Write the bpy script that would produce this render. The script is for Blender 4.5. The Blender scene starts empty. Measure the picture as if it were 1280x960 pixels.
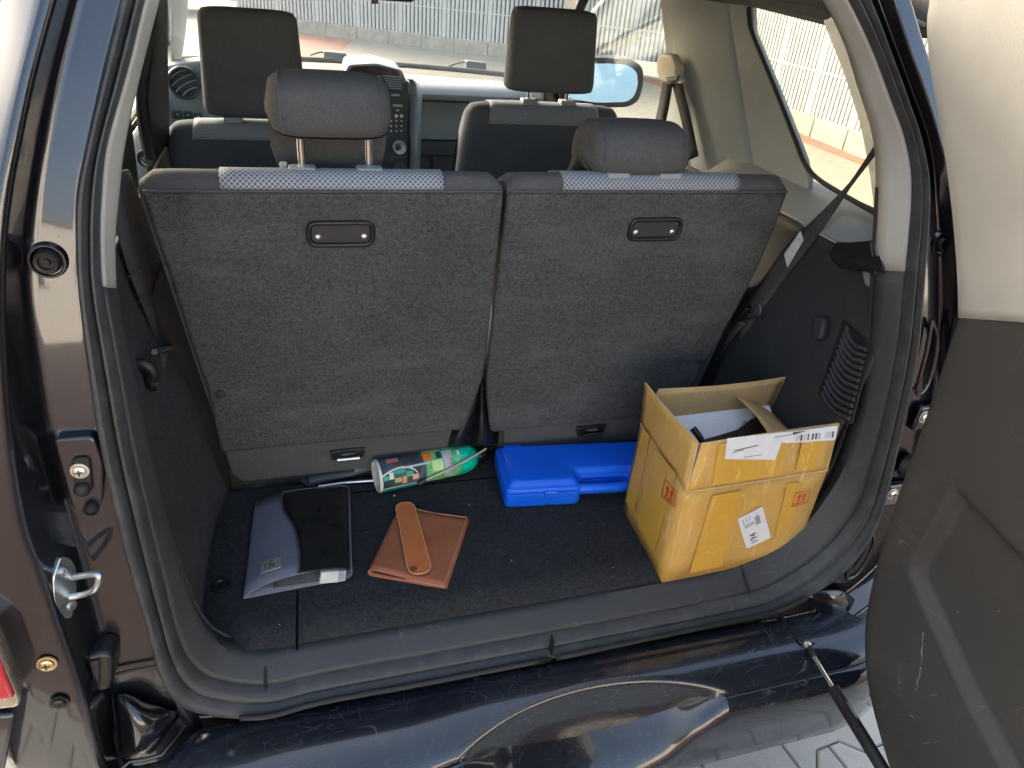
import bpy, bmesh, math, random
from mathutils import Vector as V, Matrix
rad = math.radians
SC = bpy.context.scene
COL = SC.collection
random.seed(7)

# ------------------------------------------------------------------ camera
F = 885.0
YAW, PITCH, ROLL = rad(18.8), rad(30.4), rad(5.36)
CAM = V((-.336, -.746, 1.61))
WD = V((math.sin(YAW)*math.cos(PITCH), math.cos(YAW)*math.cos(PITCH), -math.sin(PITCH)))
R0 = V((math.cos(YAW), -math.sin(YAW), 0)); U0 = R0.cross(WD)
RT = math.cos(ROLL)*R0 + math.sin(ROLL)*U0
UP = -math.sin(ROLL)*R0 + math.cos(ROLL)*U0
cam = bpy.data.cameras.new("camera"); cob = bpy.data.objects.new("camera", cam); COL.objects.link(cob)
M = Matrix((RT, UP, -WD)).transposed().to_4x4(); M.translation = CAM
cob.matrix_world = M
cam.sensor_width = 36; cam.lens = 36*F/1280; cam.clip_start = .02; cam.clip_end = 500
SC.camera = cob
SC.render.resolution_x, SC.render.resolution_y = 1024, 768

# ------------------------------------------------------------------ sky, sun, exposure
SUN = V((-.44, .80, .40)).normalized()          # direction towards the sun
wd = bpy.data.worlds.new("World"); SC.world = wd; wd.use_nodes = True
nt = wd.node_tree
bg = nt.nodes["Background"]
sky = nt.nodes.new("ShaderNodeTexSky"); sky.sky_type = 'NISHITA'; sky.sun_disc = False
sky.sun_elevation = math.asin(SUN.z); sky.sun_rotation = math.atan2(SUN.x, SUN.y)
sky.air_density = 1.2; sky.dust_density = 9.0; sky.ozone_density = .6
nt.links.new(sky.outputs[0], bg.inputs[0]); bg.inputs[1].default_value = .15
sl = bpy.data.lights.new("sun", 'SUN'); sl.energy = 1.4; sl.angle = rad(18); sl.color = (1, .97, .93)
so = bpy.data.objects.new("sun", sl); COL.objects.link(so)
so.rotation_euler = (-SUN).to_track_quat('-Z', 'Y').to_euler(); so.location = (-6, 5, 8)
SC.view_settings.view_transform = 'Standard'; SC.view_settings.look = 'None'
SC.view_settings.exposure = 2.4; SC.view_settings.gamma = 1.0; SC.view_settings.use_curve_mapping = False
SC.render.engine = 'CYCLES'
SC.cycles.max_bounces = 10; SC.cycles.transparent_max_bounces = 16

# ------------------------------------------------------------------ helpers
def ray(px, py): return WD + (px-640)/F*RT - (py-480)/F*UP
def onpl(a, n, d):
    n = V(n); v = ray(*a); return CAM + v*((d - n.dot(CAM))/n.dot(v))
def atY(a, y): return onpl(a, (0, 1, 0), y)
def atX(a, x): return onpl(a, (1, 0, 0), x)
def atZ(a, z): return onpl(a, (0, 0, 1), z)
def opg(z): return .1*(z-.69)+.26*max(0, z-1.0)**2       # rake of the tailgate opening
def op(a, off=0):
    v = ray(*a); t0, t1 = .3, 3.0
    def f(t): p = CAM+v*t; return p.y-opg(p.z)-off
    for _ in range(40):
        tm = (t0+t1)/2
        if f(tm) > 0: t1 = tm
        else: t0 = tm
    return CAM+v*t0
def cr(p, per=6, closed=False):
    """Catmull-Rom through the points, `per` samples per span"""
    p = [V(q) for q in p]; n = len(p); out = []
    spans = n if closed else n-1
    for i in range(spans):
        p1, p2 = p[i], p[(i+1) % n]
        p0 = p[i-1] if (closed or i > 0) else p1*2-p2
        p3 = p[(i+2) % n] if (closed or i+2 < n) else p2*2-p1
        for k in range(per):
            t = k/per
            out.append(.5*((2*p1)+(p2-p0)*t+(2*p0-5*p1+4*p2-p3)*t*t+(3*p1-p0-3*p2+p3)*t**3))
    if not closed: out.append(p[-1].copy())
    return out
OFF = {}
def origin(o):
    return OFF.get(o.name, V((0, 0, 0))) if o else V((0, 0, 0))
def tag(o, label=None, cat=None, group=None, kind=None):
    if label: o["label"] = label
    if cat: o["category"] = cat
    if group: o["group"] = group
    if kind: o["kind"] = kind
    return o
def thing(name, label, cat, loc=(0, 0, 0), group=None):
    o = bpy.data.objects.new(name, None); COL.objects.link(o); o.location = loc
    o.empty_display_size = .1
    OFF[o.name] = V(loc); return tag(o, label, cat, group)
def link(name, me, parent=None):
    o = bpy.data.objects.new(name, me); COL.objects.link(o)
    if parent is not None:
        o.parent = parent; OFF[o.name] = origin(parent)
    return o
def mk(name, vs, fs, mat, parent=None, smooth=True, bevel=0, seg=2, solid=0, soff=0, sub=0, ang=35, recalc=True, mats=None, mi=None):
    org = origin(parent)
    me = bpy.data.meshes.new(name)
    me.from_pydata([tuple(V(v)-org) for v in vs], [], fs)
    for m in (mats or [mat]): me.materials.append(m)
    if mi:
        for p, k in zip(me.polygons, mi): p.material_index = k
    if recalc:
        b = bmesh.new(); b.from_mesh(me); bmesh.ops.recalc_face_normals(b, faces=b.faces); b.to_mesh(me); b.free()
    o = link(name, me, parent)
    if solid:
        m = o.modifiers.new("s", 'SOLIDIFY'); m.thickness = solid; m.offset = soff
    if sub:
        m = o.modifiers.new("u", 'SUBSURF'); m.levels = m.render_levels = sub
    if bevel:
        m = o.modifiers.new("b", 'BEVEL'); m.width = bevel; m.segments = seg; m.limit_method = 'ANGLE'; m.angle_limit = rad(ang)
        m.harden_normals = False
    if smooth:
        me.polygons.foreach_set("use_smooth", [True]*len(me.polygons))
        try: me.set_sharp_from_angle(angle=rad(50))
        except Exception: pass
    return o
def gridfaces(nr, nc, cu=False, cv=False, base=0):
    fs = []
    for i in range(nr if cu else nr-1):
        for j in range(nc if cv else nc-1):
            a = i*nc+j; b = i*nc+(j+1) % nc; c = ((i+1) % nr)*nc+(j+1) % nc; d = ((i+1) % nr)*nc+j
            fs.append((base+a, base+b, base+c, base+d))
    return fs
def loft(name, rows, mat, parent=None, cu=False, cv=False, cap=False, **k):
    vs = [p for r in rows for p in r]; nr, nc = len(rows), len(rows[0])
    fs = gridfaces(nr, nc, cu, cv)
    if cap:
        fs.append(tuple(range(nc))[::-1]); fs.append(tuple((nr-1)*nc+j for j in range(nc)))
    return mk(name, vs, fs, mat, parent, **k)
def patch(name, rows, mat, parent=None, pu=5, pv=5, **k):
    """smooth sheet through a grid of control points"""
    rr = [cr(r, pv) for r in rows]
    cols = [cr([r[j] for r in rr], pu) for j in range(len(rr[0]))]
    rows2 = [[cols[j][i] for j in range(len(cols))] for i in range(len(cols[0]))]
    return loft(name, rows2, mat, parent, **k)
def box(name, c, s, mat, parent=None, ax=None, bevel=.002, **k):
    c = V(c); X, Y, Z = ax or (V((1, 0, 0)), V((0, 1, 0)), V((0, 0, 1)))
    X, Y, Z = V(X), V(Y), V(Z)
    vs = [c+X*(i*s[0]/2)+Y*(j*s[1]/2)+Z*(l*s[2]/2) for i in (-1, 1) for j in (-1, 1) for l in (-1, 1)]
    fs = [(0, 1, 3, 2), (4, 6, 7, 5), (0, 4, 5, 1), (2, 3, 7, 6), (0, 2, 6, 4), (1, 5, 7, 3)]
    return mk(name, vs, fs, mat, parent, bevel=bevel, **k)
def prism(name, pts, d, mat, parent=None, bevel=.002, **k):
    """closed outline pts extruded by vector d"""
    pts = [V(p) for p in pts]; n = len(pts); d = V(d)
    vs = pts+[p+d for p in pts]
    fs = [tuple(range(n))[::-1], tuple(range(n, 2*n))]+[(i, (i+1) % n, n+(i+1) % n, n+i) for i in range(n)]
    return mk(name, vs, fs, mat, parent, bevel=bevel, **k)
def frame_of(t):
    t = t.normalized(); a = V((0, 0, 1)) if abs(t.z) < .9 else V((1, 0, 0))
    x = t.cross(a).normalized(); return x, t.cross(x).normalized()
def tube(name, path, r, mat, parent=None, n=10, cap=True, flat=1.0, **k):
    path = [V(p) for p in path]; rows = []
    x = None
    for i, p in enumerate(path):
        t = (path[min(i+1, len(path)-1)]-path[max(i-1, 0)]).normalized()
        if x is None: x, y = frame_of(t)
        else:
            x = (x - t*x.dot(t)).normalized(); y = t.cross(x)
        rr = r[i] if isinstance(r, (list, tuple)) else r
        rows.append([p+x*math.cos(2*math.pi*j/n)*rr+y*math.sin(2*math.pi*j/n)*rr*flat for j in range(n)])
    return loft(name, rows, mat, parent, cv=True, cap=cap, **k)
def lathe(name, base, axis, prof, mat, parent=None, n=32, cap=True, **k):
    """prof: list of (radius, height along axis)"""
    base = V(base); axis = V(axis).normalized(); x, y = frame_of(axis)
    rows = [[base+axis*h+(x*math.cos(2*math.pi*j/n)+y*math.sin(2*math.pi*j/n))*max(r, 1e-4) for j in range(n)] for r, h in prof]
    return loft(name, rows, mat, parent, cv=True, cap=cap, **k)
def ribbon(name, path, side, w, mat, parent=None, th=.0016, **k):
    """flat strap along path; side = direction(s) across the strap"""
    path = [V(p) for p in path]; rows = []
    for i, p in enumerate(path):
        s = V(side[i] if isinstance(side, list) else side).normalized()
        ww = w[i] if isinstance(w, list) else w
        rows.append([p-s*ww/2, p-s*ww*.17, p+s*ww*.17, p+s*ww/2])
    return loft(name, rows, mat, parent, solid=th, recalc=False, **k)
def roundpoly(pts, r, n=5):
    pts = [V(p) for p in pts]; out = []; m = len(pts)
    for i, p in enumerate(pts):
        rr = r[i] if isinstance(r, list) else r
        a = pts[i-1]-p; b = pts[(i+1) % m]-p
        q = min(rr, a.length*.45, b.length*.45)
        if q < 1e-5: out.append(p); continue
        A = p+a.normalized()*q; B = p+b.normalized()*q
        for k in range(n+1):
            t = k/n; out.append(A*(1-t)**2+p*2*t*(1-t)+B*t*t)
    return out
def copytree(o, parent=None, loc=None):
    c = o.copy(); COL.objects.link(c); c.parent = parent
    if loc is not None: c.location = loc
    for ch in list(o.children): copytree(ch, c)
    return c

# ------------------------------------------------------------------ materials
class NT:
    def __init__(s, name):
        s.m = bpy.data.materials.new(name); s.m.use_nodes = True; s.t = s.m.node_tree
        s.b = s.t.nodes["Principled BSDF"]
    def n(s, typ, **k):
        o = s.t.nodes.new("ShaderNode"+typ)
        for a, b in k.items():
            if a.startswith("i_"): o.inputs[a[2:].replace("_", " ")].default_value = b
            else: setattr(o, a, b)
        return o
    def l(s, a, b): s.t.links.new(a, b)
    def coord(s, kind="Object", scale=None, rot=None):
        tc = s.n("TexCoord"); o = tc.outputs[kind]
        if scale is not None or rot is not None:
            mp = s.n("Mapping"); s.l(o, mp.inputs[0])
            if scale is not None: mp.inputs[3].default_value = scale if hasattr(scale, '__len__') else (scale,)*3
            if rot is not None: mp.inputs[2].default_value = rot
            o = mp.outputs[0]
        return o
    def noise(s, co, scale, detail=3, rough=.5, dist=0):
        o = s.n("TexNoise"); s.l(co, o.inputs["Vector"]); o.inputs["Scale"].default_value = scale
        o.inputs["Detail"].default_value = detail; o.inputs["Roughness"].default_value = rough; o.inputs["Distortion"].default_value = dist
        return o.outputs["Fac"]
    def ramp(s, x, stops):
        o = s.n("ValToRGB"); s.l(x, o.inputs[0]); e = o.color_ramp.elements
        while len(e) < len(stops): e.new(.5)
        for q, (p, c) in zip(e, stops):
            q.position = p; q.color = (*c, 1) if len(c) == 3 else c
        return o.outputs[0]
    def rng(s, x, a, b, c=0, d=1):
        o = s.n("MapRange"); s.l(x, o.inputs[0])
        for i, v in enumerate((a, b, c, d)): o.inputs[i+1].default_value = v
        return o.outputs[0]
    def math(s, op, a, b=None):
        o = s.n("Math", operation=op)
        for i, v in enumerate((a, b)):
            if v is None: continue
            if isinstance(v, (int, float)): o.inputs[i].default_value = v
            else: s.l(v, o.inputs[i])
        return o.outputs[0]
    def mix(s, f, a, b):
        o = s.n("Mix", data_type='RGBA')
        if isinstance(f, (int, float)): o.inputs[0].default_value = f
        else: s.l(f, o.inputs[0])
        for v, sk in ((a, o.inputs[6]), (b, o.inputs[7])):
            if isinstance(v, tuple): sk.default_value = (*v, 1) if len(v) == 3 else v
            else: s.l(v, sk)
        return o.outputs[2]
    def bump(s, h, st=.3, dist=.001):
        o = s.n("Bump"); s.l(h, o.inputs["Height"]); o.inputs["Strength"].default_value = st; o.inputs["Distance"].default_value = dist
        s.l(o.outputs[0], s.b.inputs["Normal"]); return o
    def col(s, v):
        if isinstance(v, tuple): s.b.inputs["Base Color"].default_value = (*v, 1)
        else: s.l(v, s.b.inputs["Base Color"])
    def set(s, **k):
        nm = dict(rough="Roughness", metal="Metallic", coat="Coat Weight", coatr="Coat Roughness", spec="Specular IOR Level", sheen="Sheen Weight", trans="Transmission Weight", ior="IOR", alpha="Alpha")
        for a, v in k.items():
            if isinstance(v, (int, float)): s.b.inputs[nm[a]].default_value = v
            else: s.l(v, s.b.inputs[nm[a]])

def plain(name, c, rough=.5, metal=0, coat=0, var=.12, scale=25, bump=0, bs=400, spec=.5, dirt=None):
    t = NT(name); co = t.coord()
    n = t.noise(co, scale, 4, .6)
    lo = tuple(x*(1-var) for x in c); hi = tuple(min(1, x*(1+var)) for x in c)
    cc = t.mix(t.rng(n, .3, .7), lo, hi)
    if dirt:
        d = t.noise(co, 9, 6, .7); cc = t.mix(t.rng(d, .55, .8, 0, dirt[1]), cc, dirt[0])
    t.col(cc); t.set(rough=t.rng(n, .3, .7, max(0.02, rough-.06), min(1, rough+.08)), metal=metal, coat=coat, spec=spec)
    if bump: t.bump(t.noise(co, bs, 2, .5), bump, .001)
    return t.m
def lint(t, co, c, amount=.5, colr=(.25, .25, .25)):
    """specks of dust and short scratches"""
    v = t.n("TexVoronoi"); t.l(co, v.inputs["Vector"]); v.inputs["Scale"].default_value = 45
    s = t.rng(v.outputs["Distance"], .0, .045, 1, 0)
    n = t.rng(t.noise(co, 12, 2), .55, .7)
    return t.mix(t.math('MULTIPLY', t.math('MULTIPLY', s, n), amount), c, colr)

def fabric(name, lo, hi, scale=500, bump=.6, dist=.0015, weave=None, sheen=.0, big=.25):
    t = NT(name); co = t.coord()
    a = t.noise(co, scale, 2, .6); b = t.noise(co, scale*.28, 3, .6); g = t.noise(co, 6, 4, .6)
    m = t.math('ADD', t.math('MULTIPLY', a, .65), t.math('MULTIPLY', b, .35))
    f = t.rng(m, .38, .64)
    c = t.mix(f, lo, hi)
    c = t.mix(t.rng(g, .3, .75, 0, big), c, tuple(x*.55 for x in lo))
    c = t.mix(t.rng(t.noise(t.coord(scale=(3, 3, 9)), 1.3, 5, .7), .5, .8, 0, big), c, tuple(min(1, x*1.5) for x in hi))
    c = lint(t, co, c, .22)
    t.col(c); t.set(rough=.95, spec=.15, sheen=sheen)
    t.bump(m, bump, dist)
    return t.m
def streaks(t, co, specs):
    """hair scratches: contour lines of stretched noise, kept only in worn patches"""
    tot = None
    for sc, rot, wd_, ms in specs:
        n_ = t.noise(t.coord(scale=sc, rot=rot), 1, 0.0, .4, .12)
        q = t.rng(t.math('ABSOLUTE', t.math('SUBTRACT', n_, .5)), 0, wd_, 1, 0)
        q = t.math('MULTIPLY', q, t.rng(t.noise(co, ms, 5, .75), .50, .62))
        tot = q if tot is None else t.math('MAXIMUM', tot, q)
    return tot
def paint():
    t = NT("black_car_paint"); co = t.coord()
    n = t.noise(co, 900, 1); g = t.noise(co, 5, 4, .6)
    c = t.mix(t.rng(n, .4, .7, 0, .35), (.030, .033, .042), (.050, .056, .072))
    # dust spots
    v = t.n("TexVoronoi"); t.l(co, v.inputs["Vector"]); v.inputs["Scale"].default_value = 70
    sp = t.math('MULTIPLY', t.rng(v.outputs["Distance"], .05, .2, 1, 0), t.rng(t.noise(co, 8, 3), .52, .66))
    c = t.mix(t.math('MULTIPLY', sp, .35), c, (.05, .05, .05))
    t.col(c); r = t.math('ADD', t.rng(g, .3, .75, .02, .09), t.math('MULTIPLY', sp, .3))
    t.set(rough=.32, metal=.9, coat=1.0, coatr=.04)
    t.l(r, t.b.inputs['Coat Roughness']); t.b.inputs['Coat IOR'].default_value = 1.65
    t.bump(t.noise(co, 14, 2), .04, .004)
    return t.m
def scratched():
    t = NT("scratched_bumper_paint"); co = t.coord()
    n = t.noise(co, 900, 1); g = t.noise(co, 4, 5, .65)
    c = t.mix(t.rng(n, .45, .7, 0, .6), (.005, .007, .012), (.014, .019, .034))
    tot = streaks(t, co, [((5, 26, 26), (0, 0, .35), .006, 9), ((6, 30, 30), (0, 0, -.35), .006, 11), ((24, 6, 24), (0, 0, .3), .005, 10), ((8, 38, 38), (0, 0, .95), .006, 13), ((9, 34, 34), (0, 0, -.9), .006, 8), ((14, 60, 60), (0, 0, .1), .008, 16), ((55, 16, 55), (0, 0, -.4), .008, 14)])
    v = t.n("TexVoronoi"); t.l(co, v.inputs["Vector"]); v.inputs["Scale"].default_value = 120
    tot = t.math('MAXIMUM', tot, t.math('MULTIPLY', t.rng(v.outputs["Distance"], .03, .1, 1, 0), t.rng(t.noise(co, 7, 4, .7), .58, .68)))
    dust = t.rng(g, .42, .8, 0, .22)
    c = t.mix(dust, c, (.05, .055, .06)); c = t.mix(t.math('MULTIPLY', tot, .15), c, (.34, .35, .37))
    t.col(c); t.set(rough=t.math('ADD', t.rng(g, .3, .75, .1, .34), t.math('MULTIPLY', tot, .3)), coat=.9, coatr=.06, spec=.6)
    t.bump(t.math('SUBTRACT', t.noise(co, 12, 2), t.math('MULTIPLY', tot, .25)), .06, .003)
    return t.m
def rubber(name="rubber_seal", c=(.042, .043, .044), rough=.5):
    t = NT(name); co = t.coord(); n = t.noise(co, 30, 5, .65); f = t.noise(co, 260, 3)
    cc = t.mix(t.rng(n, .45, .75, 0, .5), c, tuple(x*2.6 for x in c)); cc = lint(t, co, cc, .5)
    t.col(cc); t.set(rough=t.rng(n, .3, .7, rough-.1, rough+.12), spec=.4); t.bump(f, .15, .0008); return t.m
def grained(name, c, rough=.6, scale=420, bump=.35, scuff=.5):
    t = NT(name); co = t.coord(); g = t.noise(co, 5, 5, .65)
    v = t.n("TexVoronoi"); t.l(co, v.inputs["Vector"]); v.inputs["Scale"].default_value = scale
    cc = t.mix(t.rng(g, .4, .8, 0, .35), c, tuple(min(1, x*1.7) for x in c))
    ln = streaks(t, co, [((6, 30, 30), (.3, .2, .4), .004, 9), ((28, 7, 28), (.5, .3, .9), .004, 10), ((30, 30, 7), (.2, .5, .3), .004, 8)])
    cc = t.mix(t.math('MULTIPLY', ln, scuff*.5), cc, tuple(min(1, x*3+.1) for x in c)); cc = lint(t, co, cc, scuff*.25)
    t.col(cc); t.set(rough=t.rng(g, .3, .7, rough-.08, rough+.1), spec=.4); t.bump(v.outputs["Distance"], bump, .0006); return t.m
def checked():
    t = NT("checked_seat_fabric"); co = t.coord(scale=(1, 1, 1), rot=(0, 0, rad(45)))
    # diagonal chequer of pale and dark lozenges, wrapped over the seat roll (x along, arc length stored in the UV)
    uv = t.n("UVMap"); mp = t.n("Mapping"); t.l(uv.outputs[0], mp.inputs[0]); mp.inputs[2].default_value = (0, 0, rad(45)); mp.inputs[3].default_value = (1, 1, 1)
    sx = t.n("SeparateXYZ"); t.l(mp.outputs[0], sx.inputs[0])
    k_ = 2*math.pi/.0057
    s_ = t.math('ADD', t.math('COSINE', t.math('MULTIPLY', sx.outputs[0], k_)), t.math('COSINE', t.math('MULTIPLY', sx.outputs[1], k_)))
    dots = t.rng(s_, -.1, .7)
    f = t.noise(t.coord(), 700, 2)
    c = t.mix(dots, (.35, .385, .43), (.10, .115, .135)); c = t.mix(t.rng(f, .35, .7, 0, .25), c, (.14, .15, .17))
    t.col(c); t.set(rough=.85, spec=.2); t.bump(t.math('SUBTRACT', t.math('MULTIPLY', f, .5), dots), .25, .001); return t.m
def glassmat(name, tint=(.93, .96, .95), rough=0.0, refl=.09):
    t = NT(name); nt_ = t.t
    tr = t.n("BsdfTransparent"); tr.inputs[0].default_value = (*tint, 1)
    gl = t.n("BsdfGlossy"); gl.inputs["Roughness"].default_value = .02
    lw = t.n("LayerWeight"); lw.inputs[0].default_value = .25
    f = t.rng(lw.outputs["Fresnel"], 0, 1, refl*.15, .14)
    n = t.rng(t.noise(t.coord(), 5, 5, .7), .55, .95, 0, .012)
    df = t.n("BsdfDiffuse"); df.inputs[0].default_value = (.7, .7, .65, 1)
    m0 = t.n("MixShader"); t.l(n, m0.inputs[0]); t.l(tr.outputs[0], m0.inputs[1]); t.l(df.outputs[0], m0.inputs[2])
    m1 = t.n("MixShader"); t.l(f, m1.inputs[0]); t.l(m0.outputs[0], m1.inputs[1]); t.l(gl.outputs[0], m1.inputs[2])
    t.l(m1.outputs[0], nt_.nodes["Material Output"].inputs[0]); return t.m

MT = {}
MT['paint'] = paint(); MT['bumper'] = scratched(); MT['seal'] = rubber()
MT['seal_dark'] = rubber("rubber_dark", (.012, .012, .012), .5)
MT['black_plastic'] = grained("black_grained_plastic", (.034, .036, .038), .58)
MT['gloss_plastic'] = plain("black_smooth_plastic", (.012, .012, .013), .35)
MT['sill_plastic'] = grained("sill_plastic", (.042, .043, .044), .5, 300, .3, .8)
MT['door_plastic'] = grained("tailgate_grained_plastic", (.044, .043, .041), .6, 380, .45, .7)
MT['beige'] = grained("beige_trim_plastic", (.36, .355, .325), .65, 380, .2, .08)
MT['greytrim'] = grained("grey_pillar_trim", (.30, .335, .34), .7, 380, .2, .05)
MT['headliner'] = fabric("grey_headliner", (.15, .15, .15), (.2, .2, .2), 400, .3)
MT['carpet_seat'] = fabric("speckled_seat_carpet", (.040, .043, .044), (.126, .134, .136), 600, .9, .002, big=.35)
MT['carpet_floor'] = fabric("floor_carpet", (.020, .020, .021), (.052, .052, .054), 420, .8, .002)
MT['carpet_side'] = fabric("side_carpet", (.036, .036, .037), (.080, .080, .083), 420, .6, .002)
MT['seat_fabric'] = fabric("grey_seat_fabric", (.066, .068, .072), (.112, .115, .120), 900, .35, .0008)
MT['dark_fabric'] = fabric("dark_seat_fabric", (.072, .080, .094), (.120, .130, .148), 900, .35, .0008)
MT['check'] = checked()
MT['webbing'] = fabric("belt_webbing", (.045, .043, .044), (.085, .082, .082), 700, .4, .0006)
MT['chrome'] = plain("chrome_post", (.75, .74, .72), .12, 1, var=.05)
MT['zinc'] = plain("zinc_plated_steel", (.62, .65, .66), .32, 1, var=.15, scale=60, dirt=((.25, .12, .05), .35))
MT['brass'] = plain("yellow_zinc_bolt", (.6, .48, .28), .35, 1, var=.2, scale=200)
MT['steel'] = plain("steel_bolt", (.6, .6, .58), .35, 1)
MT['dash'] = grained("grey_dashboard_plastic", (.18, .205, .215), .5, 500, .2, .05)
MT['dash_dark'] = grained("dark_dashboard_plastic", (.045, .05, .054), .5, 500, .2, .05)
MT['silver'] = plain("silver_trim", (.48, .52, .54), .35, .6, var=.05)
MT['glass'] = glassmat("window_glass"); MT['glass_q'] = glassmat("quarter_glass", (.95, .95, .9), refl=.06)
MT['mirror'] = plain("mirror_glass", (.40, .46, .48), .02, 1, var=.02)
# ------------------------------------------------------------------ the setting: paving, street walls
def paving_mat():
    t = NT("concrete_paving"); co = t.coord()
    br = t.n("TexBrick"); t.l(co, br.inputs["Vector"]); br.inputs["Scale"].default_value = 1
    br.inputs["Brick Width"].default_value = .2; br.inputs["Row Height"].default_value = .1; br.inputs["Mortar Size"].default_value = .006
    br.inputs["Color1"].default_value = (.33, .315, .265, 1); br.inputs["Color2"].default_value = (.28, .27, .23, 1); br.inputs["Mortar"].default_value = (.17, .16, .13, 1)
    n = t.noise(co, 1.2, 5, .65); g = t.noise(co, 140, 2)
    c = t.mix(t.rng(n, .35, .75, 0, .35), br.outputs["Color"], (.26, .24, .2)); c = t.mix(t.rng(g, .4, .7, 0, .25), c, (.22, .21, .19))
    t.col(c); t.set(rough=.9, spec=.2); t.bump(g, .4, .002); return t.m
def red_mat():
    t = NT("red_block_paving"); co = t.coord()
    br = t.n("TexBrick"); t.l(co, br.inputs["Vector"]); br.inputs["Scale"].default_value = 1
    br.inputs["Brick Width"].default_value = .2; br.inputs["Row Height"].default_value = .1; br.inputs["Mortar Size"].default_value = .006
    br.inputs["Color1"].default_value = (.155, .105, .09, 1); br.inputs["Color2"].default_value = (.13, .09, .078, 1); br.inputs["Mortar"].default_value = (.16, .13, .1, 1)
    n = t.noise(co, 2, 5, .65); c = t.mix(t.rng(n, .35, .75, 0, .35), br.outputs["Color"], (.12, .09, .075))
    t.col(c); t.set(rough=.9, spec=.2); return t.m
def paver_mat():
    t = NT("concrete_paver"); co = t.coord("Object"); 
    geo = t.n("ObjectInfo")
    g = t.noise(co, 380, 3, .7); n = t.noise(co, 14, 5, .65)
    c = t.ramp(geo.outputs["Random"], [(0, (.37, .365, .345)), (.5, (.42, .41, .385)), (1, (.46, .45, .425))])
    c = t.mix(t.rng(g, .42, .62), t.mix(.5, c, (.2, .2, .19)), c); c = t.mix(t.rng(n, .5, .8, 0, .4), c, (.25, .24, .22))
    t.col(c); t.set(rough=.92, spec=.2); t.bump(g, .5, .0015); return t.m
ground = tag(mk("ground", [(-120, -120, -.012), (120, -120, -.012), (120, 120, -.012), (-120, 120, -.012)], [(0, 1, 2, 3)], paving_mat(), smooth=False), kind="structure")
MT['red'] = red_mat()
redp = tag(mk("red_pavement", [(-9, -30, -.008), (9, -30, -.008), (9, -.95, -.008), (-9, -.95, -.008)], [(0, 1, 2, 3)], MT['red'], smooth=False), kind="structure")
MT['red2'] = plain('brick_red_blocks', (.29, .145, .10), .9, var=.25, scale=4)
strip_pts = [(5.62, -6, -.008), (5.98, -6, -.008), (6.46, 12.6, -.008), (6.1, 12.4, -.008)]
tag(mk("red_pavement_strip", strip_pts, [(0, 1, 2, 3)], MT['red2'], smooth=False), kind="structure")
tag(mk("red_crossing_patch", [(-1.4, 13.4, -.008), (.55, 13.0, -.008), (1.15, 16.3, -.008), (-.2, 17.2, -.008), (-1.4, 17.9, -.008)], [(0, 1, 2, 3, 4)], MT['red2'], smooth=False), kind="structure")
tag(mk("asphalt_road", [(-40, 20.5, -.008), (-3.2, 20.0, -.008), (-2.0, 13.4, -.008), (-3.0, 3, -.008), (-40, 3, -.008)], [(0, 1, 2, 3, 4)], plain("asphalt", (.16, .16, .16), .9, var=.25, scale=3), smooth=False), kind="structure")

# interlocking bone-shaped pavers round the rear corner of the car
pm = paver_mat()
PL, PP, PA = .225, .142, .022
def wave(u):          # +1 at the ends of a paver, -1 at its waist
    u = (u/PL) % 1.0
    u = min(u, 1-u)*2            # 0 at end .. 1 at middle
    return 1 if u < .32 else (-1 if u > .68 else 1-2*(u-.32)/.36)
us = [0, .16, .34, .66, .84, 1]
top = [(PL*(u-.5), PP/2+PA*wave(PL*u)) for u in us]; bot = [(x, -y) for x, y in top][::-1]
def shrink(p, g=.0022): return (p[0]-math.copysign(g, p[0]) if abs(p[0]) > .1 else p[0], p[1]-math.copysign(g, p[1]))
outl = [shrink(p) for p in top+bot]
me_src = prism("paver", [V((x, y, -.05)) for x, y in outl], (0, 0, .05), pm, ground, bevel=0, smooth=False)
b = bmesh.new(); b.from_mesh(me_src.data)
te = [e for e in b.edges if all(v.co.z > -.01 for v in e.verts)]
bmesh.ops.bevel(b, geom=te, offset=.004, segments=1, affect='EDGES'); b.to_mesh(me_src.data); b.free()
first = True; ca, sa = math.cos(rad(6)), math.sin(rad(6))
for j in range(-9, 9):
    for i in range(-12, 7):
        x0 = i*PL+(j % 2)*PL/2; y0 = j*PP
        x, y = .62+ca*x0-sa*y0, .05+sa*x0+ca*y0
        if not (-1.75 < x < 1.75 and -.9 < y < 1.1): continue
        o = me_src if first else me_src.copy()
        if not first: COL.objects.link(o)
        first = False
        o.location = (x, y, random.uniform(-.0015, .0015)); o.rotation_euler = (random.uniform(-.004, .004), random.uniform(-.004, .004), rad(6)+random.uniform(-.005, .005))

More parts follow.
